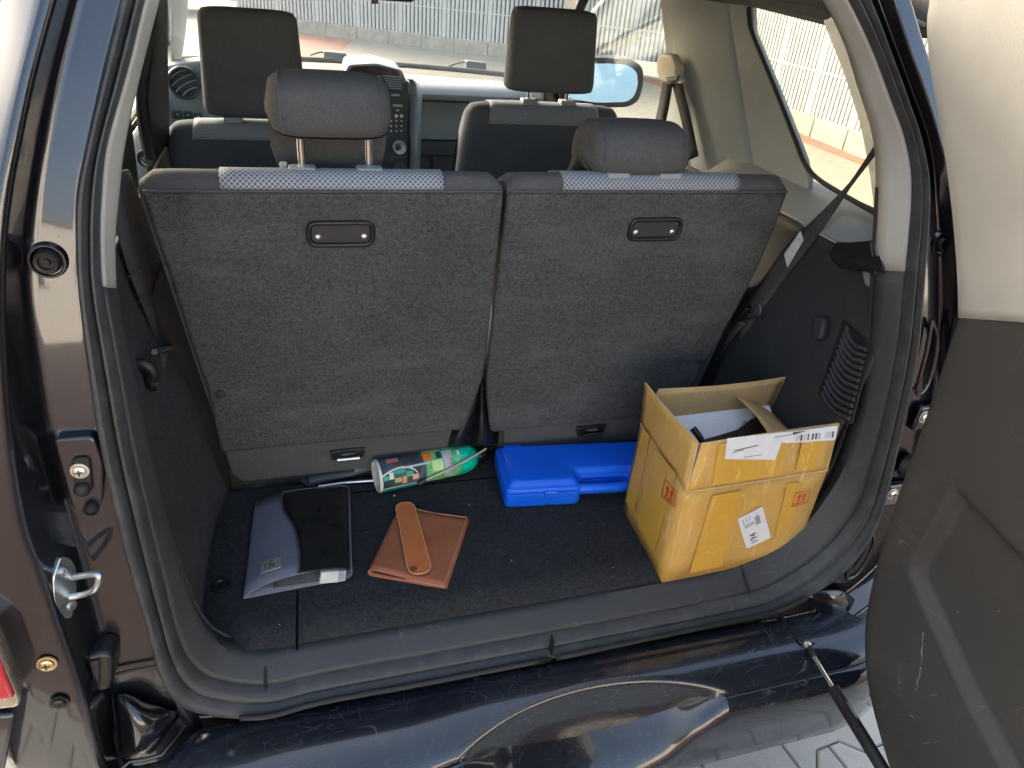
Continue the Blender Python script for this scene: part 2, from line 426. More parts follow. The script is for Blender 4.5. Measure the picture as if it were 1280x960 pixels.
# street walls: concrete plinth blocks, pale vertical slats, posts and rails
MT['slat'] = plain("pale_painted_slat", (.50, .53, .52), .55, var=.06, scale=3)
MT['plinth'] = plain("concrete_plinth", (.36, .345, .30), .9, var=.18, scale=6, dirt=((.25, .2, .14), .5))
MT['backing'] = plain("dark_wall_backing", (.13, .14, .15), .8)
def street_wall(name, label, A, B, z_top=4.2):
    A, B = V((*A, 0)), V((*B, 0)); d = (B-A); L = d.length; d.normalize(); nrm = V((-d.y, d.x, 0))
    if nrm.dot(CAM-A) < 0: nrm = -nrm
    w = thing(name, label, "wall", A)
    up = V((0, 0, 1))
    nb = int(L/.75)
    src = None
    for i in range(nb):                                   # plinth blocks
        c = A+d*(i+.5)*.75+V((0, 0, .1+.006*(i % 3)))
        o = box("plinth_block", c, (.738, .16, .26), MT['plinth'], w, (d, nrm, up), bevel=.012, seg=1)
    box("backing_panel", A+d*L/2-nrm*.05+V((0, 0, .23+(z_top-.23)/2)), (L, .01, z_top-.23), MT['backing'], w, (d, nrm, up), bevel=0)
    vs, fs = [], []
    n = int(L/.09)
    for i in range(n):
        if i % 11 == 0: continue
        c = A+d*(i*.09+.045)
        b0 = len(vs)
        for z in (.232, z_top-.01):
            for (a, e) in ((-.027, -.02), (.027, -.02), (.027, .02), (-.027, .02)):
                vs.append(c+d*a+nrm*e+V((0, 0, z)))
        fs += [(b0, b0+1, b0+5, b0+4), (b0+1, b0+2, b0+6, b0+5), (b0+2, b0+3, b0+7, b0+6), (b0+3, b0, b0+4, b0+7), (b0+4, b0+5, b0+6, b0+7)]
    tag(mk("slat_cladding", vs, fs, MT['slat'], w, smooth=False, recalc=True), kind="stuff")
    for i in range(0, n, 11):
        box("post", A+d*(i*.09+.045)+V((0, 0, .233+(z_top-.233)/2)), (.085, .05, z_top-.233), MT['slat'], w, (d, nrm, up), bevel=0)
    for z in (.76, 1.9, 3.0):
        box("rail", A+d*L/2+nrm*.024+V((0, 0, z)), (L-.02, .008, .022), MT['slat'], w, (d, nrm, up), bevel=0)
    return w
street_wall("slatted_wall", "long pale slatted wall on a concrete plinth facing the windscreen", (-1.2, 18.2), (6.85, 12.85))
street_wall("slatted_wall", "pale slatted wall on a concrete plinth running alongside the car", (6.85, 12.70), (5.55, -1.2))

# traffic cone and bollard post far ahead
cp = V((.02, 18.0, 0)); cone = thing("traffic_cone", "small orange and white traffic cone by the end of the slatted wall", "cone", cp)
orange = plain("orange_plastic", (.85, .16, .03), .5); white = plain("white_plastic", (.8, .8, .78), .5)
box("base", cp+V((0, 0, .02)), (.42, .42, .04), orange, cone, bevel=.01)
lathe("cone_body", cp+V((0, 0, .04)), (0, 0, 1), [(.16, 0), (.125, .22)], orange, cone, n=20)
lathe("reflective_band", cp+V((0, 0, .26)), (0, 0, 1), [(.124, 0), (.085, .2)], white, cone, n=20)
lathe("cone_tip", cp+V((0, 0, .46)), (0, 0, 1), [(.084, 0), (.035, .26)], orange, cone, n=20)
# parked white car beyond the cone, seen through the windscreen
pc = V((-2.2, 21.5, 0)); pcar = thing("parked_car", "white car parked far beyond the windscreen by the slatted wall", "car", pc)
wp = plain("white_car_paint", (.75, .76, .76), .25, coat=.5, var=.03); dk = plain("dark_car_glass", (.03, .035, .04), .1)
tyre_m = plain("tyre_rubber", (.02, .02, .02), .85, var=.3)
prof = [(-2.1, .32), (-2.12, .7), (-1.95, .95), (-1.3, 1.02), (-.65, 1.48), (.6, 1.5), (1.35, 1.05), (1.95, .9), (2.1, .6), (2.08, .3)]
prism("body", [pc+V((x, -.85, z)) for x, z in prof], (0, 1.7, 0), wp, pcar, bevel=.06)
prism("side_window", [pc+V((x, -.856, z)) for x, z in ((-1.1, 1.05), (-.58, 1.42), (.5, 1.43), (1.15, 1.06))], (0, .004, 0), dk, pcar, bevel=0)
for sx in (-1.3, 1.3):
    w_ = lathe("wheel", pc+V((sx, -.87, .32)), (0, 1, 0), [(.2, -.01), (.3, -.012), (.32, .02), (.32, .18), (.3, .2)], tyre_m, pcar, n=24)
    lathe("rim", pc+V((sx, -.872, .32)), (0, 1, 0), [(.02, -.02), (.19, -.015), (.2, 0)], MT['silver'], w_, n=16)
# slim lamp post between
lp = V((-.75, 18.6, 0)); lpo = thing("lamp_post", "slim grey lamp post standing at the end of the slatted wall", "lamp post", lp)
lathe("pole", lp, (0, 0, 1), [(.11, 0), (.11, .5), (.075, .55), (.05, 5.2)], plain("galvanised_post", (.4, .42, .42), .5, .5), lpo, n=14)
tube("arm", [lp+V((0, 0, 5.15)), lp+V((-.3, -.2, 5.4)), lp+V((-1.2, -.8, 5.5))], .03, MT['silver'], lpo)
box("lamp_head", lp+V((-1.4, -.93, 5.5)), (.6, .22, .1), MT['silver'], lpo, (V((.83, .55, 0)), V((-.55, .83, 0)), V((0, 0, 1))), bevel=.02)
# white building across the yard behind the car; small in the door mirror, widened here to bounce fill light into the car
bh = V((2, -30, 0)); hall = thing("white_building", "white flat roofed building across the yard, seen mirrored in the door mirror", "building", bh)
dk2 = plain("dark_window_glass", (.03, .035, .04), .1)
box("wall", bh+V((0, 0, 3.2)), (44, 8, 6.4), plain("white_render", (.72, .72, .70), .8), hall, bevel=0)
box("roof", bh+V((0, 0, 6.55)), (44.6, 8.6, .3), plain("grey_roof", (.2, .2, .2), .8), hall, bevel=0)
for i in range(8):
    w_ = box("window", bh+V((-17.5+5*i, 4.02, 3.4)), (1.6, .06, 1.3), dk2, hall, bevel=0)
    box("sill", bh+V((-17.5+5*i, 4.06, 2.72)), (1.8, .14, .06), MT['silver'], w_, bevel=0)
# ------------------------------------------------------------------ the car
CAR = thing("car", "black three door off-road car with its tailgate open and boot in view", "car", (0, 0, 0))
def strip(name, loops, mat, parent=CAR, per=5, closed=False, **k):
    rows = [cr(l, per, closed) for l in loops]
    return loft(name, rows, mat, parent, cv=closed, **k)

# control loops round the tailgate opening: A outer lip of the seal, B inner lip, C inner edge of the trim
A_px = [(173, -80), (152, 0), (129, 90), (109, 180), (97, 240), (96, 300), (99, 360), (111, 460), (127, 560), (149, 659), (164, 716), (182, 775), (197, 831), (217, 869), (255, 887), (317, 891), (400, 872), (500, 852), (581, 837), (682, 818), (800, 795), (900, 776), (964, 763), (1010, 741), (1042, 720), (1072, 690), (1098, 640), (1122, 540), (1142, 440), (1151, 340), (1156, 240), (1148, 180), (1129, 120), (1107, 60), (1085, 0), (1052, -62)]
B_px = [(202, -80), (181, 0), (159, 90), (134, 180), (127, 240), (125, 300), (128, 360), (146, 460), (164, 560), (187, 659), (201, 716), (214, 770), (226, 808), (241, 833), (268, 851), (333, 859), (400, 845), (500, 827), (581, 812), (684, 793), (800, 771), (900, 751), (955, 737), (1000, 713), (1030, 690), (1056, 662), (1079, 622), (1104, 533), (1124, 436), (1134, 340), (1142, 240), (1135, 180), (1114, 120), (1091, 60), (1062, 0), (1024, -62)]
C_px = [(217, -80), (197, 0), (174, 90), (154, 180), (147, 240), (142, 300), (143, 360), (163, 460), (184, 560), (208, 659), (226, 716), (240, 755), (252, 782), (268, 802), (292, 814), (333, 818), (400, 806), (500, 789), (581, 775), (684, 757), (800, 735), (893, 717), (940, 703), (980, 682), (1008, 656), (1032, 625), (1054, 588), (1078, 515), (1094, 436), (1101, 337), (1107, 240), (1103, 180), (1085, 120), (1066, 60), (1036, 0), (996, -62)]
def closetop(L, off):
    a, b_ = L[-1], L[0]; zt_ = max(a.z, b_.z)
    return L+[V((x_, opg(z_)+off, z_)) for x_, z_ in ((a.x*.62, zt_+.035), (0, zt_+.05), (b_.x*.62, zt_+.035))]
LA = closetop([op(p) for p in A_px], 0)
LB = closetop([op(p, .012) for p in B_px], .012)
LC = closetop([op(p, .05) for p in C_px], .05)
# shift B a bit on left/right so that it stays where it is seen; seal = two bulbs between A and B
def between(t, off):
    return [a.lerp(b, t)+V((0, -off, .1*-off)) for a, b in zip(LA, LB)]
prof_ = [(-.02, -.006), (.0, .004), (.06, .011), (.18, .016), (.32, .0175), (.45, .014), (.54, .006), (.57, .0035), (.60, .007), (.68, .0125), (.79, .0135), (.9, .010), (.97, .003), (1.0, -.008), (1.02, -.016)]
strip("tailgate_seal", [between(t, o) for t, o in prof_], MT['seal'], CAR, 5, True, recalc=False)

# interior trim ring (B -> C): pale upper part, black plastic lower part
N = len(LB)
def trim(name, idx, mat, dy=.05, **k):
    i_ = list(idx)
    l0 = [LB[i % N]+V((0, .004, 0)) for i in i_]
    l1 = [LB[i % N].lerp(LC[i % N], .22)+V((0, .001, 0)) for i in i_]
    l2 = [LB[i % N].lerp(LC[i % N], .8) for i in i_]
    l3 = [LC[i % N] for i in i_]
    cen = V((0.03, 0, 1.12))
    l4 = []
    for i in i_:
        p = LC[i % N]; r = (p-cen); r.y = 0; r.normalize(); l4.append(p+V((0, .035, 0))+r*.012)
    return strip(name, [l0, l1, l2, l3, l4], mat, CAR, 5, solid=.004, soff=0, **k)
trim("pillar_trim", range(29, N+7), MT['beige'])
trim("sill_trim", range(6, 30), MT['sill_plastic'])
# joints of the scuff plate on the sill
for a, b_ in (((332, 861), (331, 817)), ((938, 742), (926, 707))):
    tube("trim_joint", [op(a, .006)+V((0, -.0, .0)), atY(b_, .05)], .0022, MT['seal_dark'], CAR, n=6)
# seal joint in the middle of the sill and worn patch
q = op((686, 806)); box("seal_joint", q+V((0, -.012, .012)), (.003, .016, .036), MT['seal_dark'], CAR, bevel=.001)
lip = [op(p, .0)+V((0, -.019, -.002)) for p in ((300, 881), (340, 878), (400, 862), (500, 844), (581, 829), (683, 810))]
strip("seal_lip", [[p+V((0, -.003, .006)) for p in lip], [p+V((0, -.006, 0)) for p in lip], [p+V((0, -.002, -.006)) for p in lip]], MT['seal_dark'], CAR, 4, solid=.002)
lip = [op(p, .0)+V((0, -.019, -.002)) for p in ((690, 809), (800, 786), (900, 766), (960, 753), (1000, 736))]
strip("seal_lip", [[p+V((0, -.003, .006)) for p in lip], [p+V((0, -.006, 0)) for p in lip], [p+V((0, -.002, -.006)) for p in lip]], MT['seal_dark'], CAR, 4, solid=.002)

# ---- painted body round the opening, left corner
Lf = [[(158, -25), (104, -25), (71, -25), (46, -25)], [(152, 0), (98, 0), (65, 0), (40, 0)], [(129, 90), (75, 90), (40, 92), (19, 90)], [(109, 180), (57, 180), (21, 180), (-3, 180)],
      [(97, 240), (47, 240), (10, 240), (-15, 240)], [(96, 300), (40, 300), (3, 300), (-26, 300)], [(99, 360), (38, 360), (1, 360), (-34, 360)], [(111, 460), (52, 460), (2, 460), (-44, 460)],
      [(127, 560), (68, 555), (11, 560), (-46, 560)], [(149, 659), (95, 655), (27, 660), (-44, 660)], [(164, 716), (111, 715), (48, 716), (-40, 716)], [(182, 775), (126, 778), (70, 778), (-32, 778)],
      [(197, 831), (142, 840), (92, 838), (-20, 838)], [(217, 872), (147, 880), (108, 884), (0, 890)], [(245, 920), (156, 945), (126, 950), (20, 960)], [(262, 985), (168, 1010), (146, 1010), (40, 1020)]]
loops = [[], [], [], [], [], [], [], []]
for r in Lf:
    a, d1, d2, d3 = r
    pa, p1 = op(a, .004), op(d1, .004)
    p2 = op(d2, -.055); p3 = op(d3, -.050)
    loops[0].append(pa+V((.012, .01, 0))); loops[1].append(pa); loops[2].append(p1+(pa-p1)*.08); loops[3].append(p1+V((-.004, -.006, 0)))
    loops[4].append(p2+V((.002, .004, 0))); loops[5].append(p2+V((-.006, -.001, 0)))
    loops[6].append(p3); loops[7].append(p3+V((-.05, .06, 0)))
strip("body_corner_panel", loops, MT['paint'], CAR, 5, bevel=.004, seg=3, ang=25)
# outer skin continuing forward on the left
cor = loops[7]
strip("quarter_panel", [[p for p in cor], [p+V((-.05, .10, 0)) for p in cor], [p+V((-.09, .26, .0)) for p in cor]], MT['paint'], CAR, 3, solid=.004)
# ---- right flange and channel
Rf = [((1010, 741), (1032, 760), (1062, 775)), ((1042, 720), (1066, 735), (1095, 750)), ((1072, 690), (1098, 705), (1128, 715)), ((1098, 640), (1130, 655), (1162, 660)), ((1122, 540), (1158, 548), (1185, 552)), ((1142, 440), (1173, 440), (1200, 440)), ((1151, 340), (1176, 340), (1202, 340)),
      ((1156, 240), (1171, 240), (1190, 240)), ((1148, 180), (1164, 180), (1176, 180)), ((1129, 120), (1144, 120), (1158, 120)), ((1107, 60), (1122, 60), (1136, 60)), ((1085, 0), (1100, 0), (1117, 0)), ((1076, -25), (1091, -25), (1108, -25))]
lr = [[], [], [], [], [], []]
for a, d1, d2 in Rf:
    pa, p1, p2 = op(a, .004), op(d1, .004), op(d2, -.035)
    lr[0].append(pa+V((-.012, .01, 0))); lr[1].append(pa); lr[2].append(p1); lr[3].append(p2); lr[4].append(p2+V((.03, 0, 0))); lr[5].append(p2+V((.09, .07, 0)))
strip("body_flange", lr, MT['paint'], CAR, 5, bevel=.003, seg=2, ang=25)
cor = lr[5]
strip("quarter_panel", [[p for p in cor], [p+V((.03, .10, 0)) for p in cor], [p+V((.06, .3, .0)) for p in cor]], MT['paint'], CAR, 3, solid=.004)

# ---- left corner details: pressed wedge, rubber stop, bolts, striker, wedge guide
wr = [[(146, 874), (150, 868), (165, 871), (190, 882), (224, 890)], [(146, 895), (155, 885), (170, 890), (195, 895), (222, 897)], [(147, 915), (160, 915), (178, 915), (200, 915), (212, 910)], [(150, 935), (162, 938), (178, 937), (192, 932), (203, 922)], [(152, 946), (165, 948), (180, 945), (190, 940), (198, 930)]]
hb = [[0, 0, 0, 0, 0], [0, .012, .02, .014, 0], [0, .02, .03, .02, 0], [0, .018, .024, .014, 0], [0, 0, 0, 0, 0]]
patch("corner_pressing", [[op(p, -.006-h*1.1) for p, h in zip(r, hr)] for r, hr in zip(wr, hb)], MT['paint'], CAR, 4, 4, solid=.003)
tube("panel_joint", [op(p, -.004) for p in ((143, 843), (165, 838), (199, 832))], .0022, MT['seal_dark'], CAR, n=6)
nOP = V((0, -1, .1)).normalized()
def stop(px, r=.016, off=0.0, m='seal_dark'):
    c = op(px, off)
    o = lathe("rubber_stop", c, nOP, [(r, 0), (r, .006), (r*.85, .010), (r*.6, .009), (r*.55, .005), (r*.3, .005), (r*.25, .008), (.0005, .008)], MT[m], CAR, n=24, cap=False)
    return o
def dimple(px, r):
    c = op(px, .003)
    lathe("pressed_cup", c, nOP, [(r*1.25, -.002), (r*1.1, .004), (r*.98, .004), (r*.8, -.003), (r*.7, -.004), (.001, -.004)], MT['paint'], CAR, n=28, cap=False)
dimple((60, 326), .0165); stop((60, 326), .0135, .002)
def bolt(px, r, m, off=0.0, par=CAR, n=nOP):
    c = op(px, off)
    w_ = lathe("bolt", c, n, [(r*1.35, 0), (r*1.35, .0018), (r, .002), (r*.95, .005), (r*.6, .0065), (.0005, .0065)], m, par, n=20, cap=False)
    x, y = frame_of(n)
    box("cross_slot", c+n*.0066, (r*1.1, r*.22, .0008), MT['seal_dark'], w_, (x, y, n), bevel=0)
    box("cross_slot", c+n*.00665, (r*.22, r*1.1, .0008), MT['seal_dark'], w_, (x, y, n), bevel=0)
bolt((59, 829), .0085, MT['brass'], -.057); bolt((74, 878), .0085, MT['gloss_plastic'], -.057)
# raised bracket with buffers
def opl(pts, off): return [op(p, off) for p in pts]
br = opl(roundpoly([V((64, 548, 0)), V((118, 546, 0)), V((131, 578, 0)), V((130, 625, 0)), V((118, 640, 0)), V((92, 636, 0))], 6, 3) and [(v.x, v.y) for v in roundpoly([V((66, 549, 0)), V((117, 546, 0)), V((129, 580, 0)), V((129, 628, 0)), V((118, 641, 0)), V((90, 637, 0))], 7, 3)], -.012)
brk = prism("buffer_bracket", br, V((0, .018, 0)), MT['paint'], CAR, bevel=.005, seg=3)
pad = opl([(v.x, v.y) for v in roundpoly([V((88, 574, 0)), V((112, 572, 0)), V((116, 616, 0)), V((94, 620, 0))], 8, 4)], -.017)
prism("buffer_pad", pad, V((0, .006, 0)), MT['seal_dark'], brk, bevel=.002)
bolt((100, 588), .0075, MT['steel'], -.017, brk)
lathe("buffer_stud", op((103, 611), -.017), nOP, [(.009, 0), (.009, .004), (.006, .008), (.0005, .009)], MT['seal_dark'], brk, cap=False)
lathe("buffer_stud", op((115, 633), -.012), nOP, [(.0085, 0), (.0085, .008), (.005, .012), (.004, .009), (.0005, .009)], MT['seal_dark'], brk, cap=False)
# striker: plate on the side wall with a bent hoop
sn = V((.86, -.5, .05)).normalized()
def sp(px, off=0): return onpl(px, sn, sn.dot(op((85, 735), -.03))+off)
pts = [sp((v.x, v.y)) for v in roundpoly([V((76, 696, 0)), V((88, 697, 0)), V((96, 710, 0)), V((96, 745, 0)), V((90, 773, 0)), V((78, 774, 0)), V((68, 752, 0)), V((67, 722, 0))], 7, 4)]
stk = prism("striker", pts, -sn*.005, MT['zinc'], CAR, bevel=.001)
h = cr([sp((90, 724)), sp((90, 724), .012), sp((92, 722), .034), sp((93, 727), .041), sp((92, 734), .041), sp((90, 744), .034), sp((87, 746), .012), sp((87, 746))], 5)
h = [sp((92, 722), -.002), *cr([atp for atp in (sp((92, 722)), onpl((105, 719), (0, 1, 0), sp((92, 722)).y-.012), onpl((120, 718), (0, 1, 0), sp((92, 722)).y-.022), onpl((124, 722), (0, 1, 0), sp((92, 722)).y-.026), onpl((119, 736), (0, 1, 0), sp((92, 722)).y-.026), onpl((104, 743), (0, 1, 0), sp((92, 722)).y-.014), sp((88, 746)))], 5)]
tube("striker_hoop", h, .0042, MT['zinc'], stk, n=10)
for a in ((80, 714), (90, 757)):
    lathe("striker_screw", sp(a), sn, [(.006, 0), (.006, .002), (.003, .003), (.0005, .002)], MT['zinc'], stk, n=14, cap=False)
gp = [op(p, -.03) for p in ((106, 822), (128, 816), (141, 822), (141, 850), (136, 864), (120, 866), (114, 845))]
wg = prism("wedge_guide", gp, V((.004, .035, 0)), MT['gloss_plastic'], CAR, bevel=.006, seg=3)
prism("guide_slot", [op(p, -.0345) for p in ((112, 828), (124, 826), (124, 858), (117, 846))], V((0, .004, 0)), MT['seal_dark'], wg, bevel=.001)
# tail lamp at the outer corner
tl = [op(p, -.085) for p in ((-60, 780), (-6, 800), (27, 876), (24, 886), (-60, 896))]
lamp = prism("tail_lamp", tl, V((-.01, .05, 0)), plain("lamp_bezel", (.55, .5, .42), .25, .8), CAR, bevel=.006, seg=3)
prism("red_lens", [op(p, -.092) for p in ((-55, 795), (-4, 822), (18, 874), (-55, 884))], V((0, .01, 0)), plain("red_lens", (.5, .03, .035), .12, coat=1), lamp, bevel=.004)
prism("bumper_side", [op(p, -.075) for p in ((-60, 900), (21, 893), (0, 1000), (-60, 1000))], V((-.02, .06, 0)), MT['paint'], CAR, bevel=.006, seg=3)

# ---- bumper, scratched on top, with the scoop for the spare wheel
def bumper_row(X):
    u = (X-.08)/.235
    ax = max(0, abs(X+.0)-.56)
    yo = -.150-.020*max(0, min(1, (-.10-X)/.12))+ax*ax*1.1                                    # outer edge, curving forward to the corners
    y0 = -.010 if X > -.53 else -.010-min(.04, (-.53-X)*.9)
    zt = .594
    fwd = ax*ax*.5
    P0 = [(y0+.008, zt-.02), (y0, zt-.006), (y0-.006, zt-.002), (y0-.014, zt)]
    inside = abs(u) < 1
    ye = -.076-.046*u*u-.010*max(0, -u)**4 if inside else yo+.028
    h = .118*(1-u*u)**1.25 if inside else 0
    def ztop(y):                                            # crowned top surface
        t = (y0-.014-y)/(y0-.014-yo); t = max(0, min(1, t)); return zt-.004*t-.055*t**3.2
    pts = list(P0)
    for k in range(1, 9): 
        y = (y0-.014)+(ye+.005-(y0-.014))*k/8; pts.append((y, ztop(y)))
    ze = ztop(ye)
    pts += [(ye+.0015, ze-.0012), (ye, ze-.005-h*.02)]
    for k in range(1, 6): pts.append((ye-.004*k/5, ze-.005-(h)*k/5))
    zl = ze-.005-h; yb = ye-.004
    hh = min(1, h/.075); hh = hh*hh*(3-2*hh)
    yE = yo
    zE = zl-.046*hh if inside else None
    zo = ztop(yo+.004)-.022
    zE = zE*hh+zo*(1-hh) if inside else zo
    if not inside: hh = 0
    for k in range(1, 8):
        t = k/8; y = yb+(yE-yb)*t
        z_in = zl+(zE-zl)*t+.006*math.sin(math.pi*t); z_out = zl-(zl-zE)*(1-math.sqrt(max(0, 1-t*t)))
        pts.append((y, z_in*hh+z_out*(1-hh)))
    pts += [(yE, zE-.004), (yE-.002, zE-.014)]
    zb = .405; zs = zE-.014
    for k in range(1, 5): pts.append((yE-.002+.004*k/4, zs+(zb-zs)*k/4))
    pts += [(yE+.012, zb-.018), (yE+.05, zb-.03), (yE+.12, zb-.03)]
    return [V((X, y+fwd, z)) for y, z in pts]
xs = [-.62+.01*i for i in range(0, 47)]
e0, e1 = -.155, .315
xs = [x for x in xs if x < e0-.004]+[e0+(e1-e0)*(.5-.5*math.cos(math.pi*k/60)) for k in range(61)]+[e1+.012*i for i in range(1, 48)]
loft("bumper", [bumper_row(x) for x in xs], MT['bumper'], CAR, recalc=False)
# reflector at the right end of the bumper and under-body
bp = atY((1103, 873), -.155); box("reflector", bp+V((.03, .012, 0)), (.08, .01, .03), plain("red_reflector", (.5, .03, .03), .15, coat=1), CAR, bevel=.004)
tube("bumper_edge", [atZ(p, .594) for p in ((150, 962), (162, 952), (183, 949), (202, 944), (218, 925), (234, 903), (247, 896), (290, 893))], .003, MT['paint'], CAR, n=8)
prism("floor_pan", [(-.8, .0, .40), (.8, .0, .40), (.8, 3.6, .36), (-.8, 3.6, .36)], (0, 0, -.05), MT['gloss_plastic'], CAR)

# ---- body shell: sides, roof, bonnet, pillars
def side(sx, nm="body_side"):
    X = .86*sx
    def arch(cy, r=.38):
        return [(cy+r*math.cos(a), .36+r*math.sin(a)) for a in [math.pi*k/14 for k in range(14, -1, -1)]]
    pr = [(.04, .45), (.2, .42)]+arch(.62)+[(1.1, .32), (2.4, .32)]+arch(2.86)+[(3.3, .4), (3.62, .5), (3.66, .85), (3.3, .98), (2.62, 1.10), (1.0, 1.10), (.12, 1.12)]
    prism(nm, [V((X, y, z)) for y, z in pr], (-.05*sx, 0, 0), MT['paint'], CAR, bevel=.01)
side(1); side(-1)
def wheel(x, y, s):
    o = lathe("wheel", (x, y, .36), (s, 0, 0), [(.2, -.1), (.31, -.1), (.35, -.08), (.36, -.05), (.36, .05), (.35, .08), (.31, .1), (.23, .1)], tyre_m, CAR, n=36)
    lathe("rim", (x, y, .36), (s, 0, 0), [(.23, .098), (.215, .08), (.2, .05), (.07, .07), (.0005, .075)], MT['silver'], o, n=24, cap=False)
for x in (-.74, .74):
    for y in (.62, 2.86): wheel(x, y, 1 if x > 0 else -1)
patch("roof", [[(-.57, .20, 1.62), (-.36, .20, 1.69), (0, .20, 1.71), (.36, .20, 1.69), (.57, .20, 1.62)], [(-.68, .9, 1.62), (-.4, .9, 1.72), (0, .9, 1.735), (.4, .9, 1.72), (.68, .9, 1.62)], [(-.62, 1.75, 1.58), (-.4, 1.78, 1.67), (0, 1.8, 1.69), (.4, 1.78, 1.67), (.62, 1.75, 1.58)]], MT['paint'], CAR, 4, 4, solid=.02, soff=1)
patch("headliner", [[(-.60, .23, 1.585), (-.3, .23, 1.65), (0, .23, 1.655), (.3, .23, 1.65), (.60, .23, 1.585)], [(-.62, .9, 1.60), (-.3, .9, 1.68), (0, .9, 1.69), (.3, .9, 1.68), (.62, .9, 1.60)], [(-.58, 1.72, 1.56), (-.3, 1.74, 1.64), (0, 1.75, 1.65), (.3, 1.74, 1.64), (.58, 1.72, 1.56)]], MT['headliner'], CAR, 4, 4, solid=.006)
patch("bonnet", [[(-.78, 2.64, 1.07), (0, 2.72, 1.12), (.78, 2.64, 1.07)], [(-.78, 3.2, .99), (0, 3.3, 1.04), (.78, 3.2, .99)], [(-.7, 3.62, .86), (0, 3.72, .9), (.7, 3.62, .86)]], MT['paint'], CAR, 4, 6, solid=.01)
prism("front_panel", [(-.75, 3.64, .4), (.75, 3.64, .4), (.72, 3.66, .88), (-.72, 3.66, .88)], (0, -.04, 0), MT['paint'], CAR, bevel=.01)
for s in (-1, 1):
    # A pillar, header rail, B pillar (outer)
    prism("windscreen_pillar", [V((s*.79, 2.62, 1.08)), V((s*.79, 2.50, 1.08)), V((s*.645, 1.66, 1.585)), V((s*.645, 1.78, 1.60))], (-s*.035, .01, 0), MT['paint'], CAR, bevel=.008)
    prism("roof_rail", [V((s*.70, .2, 1.565)), V((s*.70, 1.0, 1.59)), V((s*.68, 1.72, 1.565)), V((s*.665, 1.72, 1.61)), V((s*.685, .9, 1.635)), V((s*.67, .2, 1.615))], (-s*.03, 0, 0), MT['paint'], CAR, bevel=.008)
    prism("quarter_pillar", [V((s*.80, .98, 1.10)), V((s*.80, 1.14, 1.10)), V((s*.705, 1.26, 1.60)), V((s*.705, .95, 1.60))], (-s*.03, 0, 0), MT['paint'], CAR, bevel=.006)
# windscreen
patch("windscreen", [[(-.74, 2.46, 1.135), (-.4, 2.60, 1.15), (0, 2.66, 1.155), (.4, 2.60, 1.15), (.74, 2.46, 1.135)], [(-.69, 2.1, 1.36), (-.36, 2.20, 1.38), (0, 2.24, 1.385), (.36, 2.20, 1.38), (.69, 2.1, 1.36)], [(-.62, 1.73, 1.575), (-.3, 1.78, 1.635), (0, 1.80, 1.65), (.3, 1.78, 1.635), (.62, 1.73, 1.575)]], MT['glass'], CAR, 4, 4)
for s in (-1, 1):
    prism("door_window", [V((s*.785, 1.17, 1.11)), V((s*.785, 2.45, 1.11)), V((s*.66, 1.72, 1.57)), V((s*.69, 1.27, 1.58))], (-s*.004, 0, 0), MT['glass'], CAR, bevel=0, smooth=False)
    prism("quarter_window", [V((s*.775, .08, 1.13)), V((s*.775, 1.0, 1.13)), V((s*.70, 1.0, 1.58)), V((s*.69, .22, 1.565))], (-s*.004, 0, 0), MT['glass_q'], CAR, bevel=0, smooth=False)
MT['seam'] = plain('black_seam', (.003, .003, .003), .95, spec=.05)
# ------------------------------------------------------------------ boot floor and side trims
FZ = .67
fl = []
patch("boot_floor", [[(-.60, .055, FZ-.004), (-.2, .055, FZ), (.2, .055, FZ), (.62, .055, FZ-.004)], [(-.60, .25, FZ), (-.2, .25, FZ+.001), (.2, .25, FZ), (.62, .25, FZ)], [(-.60, .62, FZ), (-.2, .62, FZ), (.2, .62, FZ), (.62, .62, FZ)]], MT['carpet_floor'], CAR, 3, 3, solid=.02, soff=-1)
tube("floor_seam", [atZ((372, 738), FZ), atZ((371, 812), FZ)], .0016, MT['seam'], CAR, n=6)
tube("floor_seam", [atZ(p, FZ-.0002) for p in ((360, 632), (430, 618), (520, 607), (620, 597), (800, 570))], .0018, MT['seam'], CAR, n=6)
def knobring(px, z=FZ):
    c = atZ(px, z)
    lathe("floor_clip", c, (0, 0, 1), [(.016, 0), (.016, .003), (.012, .004), (.010, .001), (.004, .001), (.0035, .004), (.0005, .004)], MT['gloss_plastic'], CAR, n=24, cap=False)
knobring((277, 733))
# left side carpeted trim with the wheel arch
def lx(y, z):
    base = -.526-.06*min(1, max(0, (z-.67)/.45))**.7
    bul = .036*math.exp(-((y-.55)/.16)**2)*max(0, min(1, (1.02-z)/.12))
    return base+bul*(1 if z < 1.02 else 0)
zs_ = [.655, .70, .75, .80, .86, .92, .98, 1.04, 1.10, 1.16, 1.22]
ys_ = [.085, .14, .20, .26, .32, .38, .44, .5, .56, .62, .75, .95]
patch("side_trim", [[V((lx(y, z), y, z)) for y in ys_] for z in zs_], MT['carpet_side'], CAR, 2, 2, solid=.006)
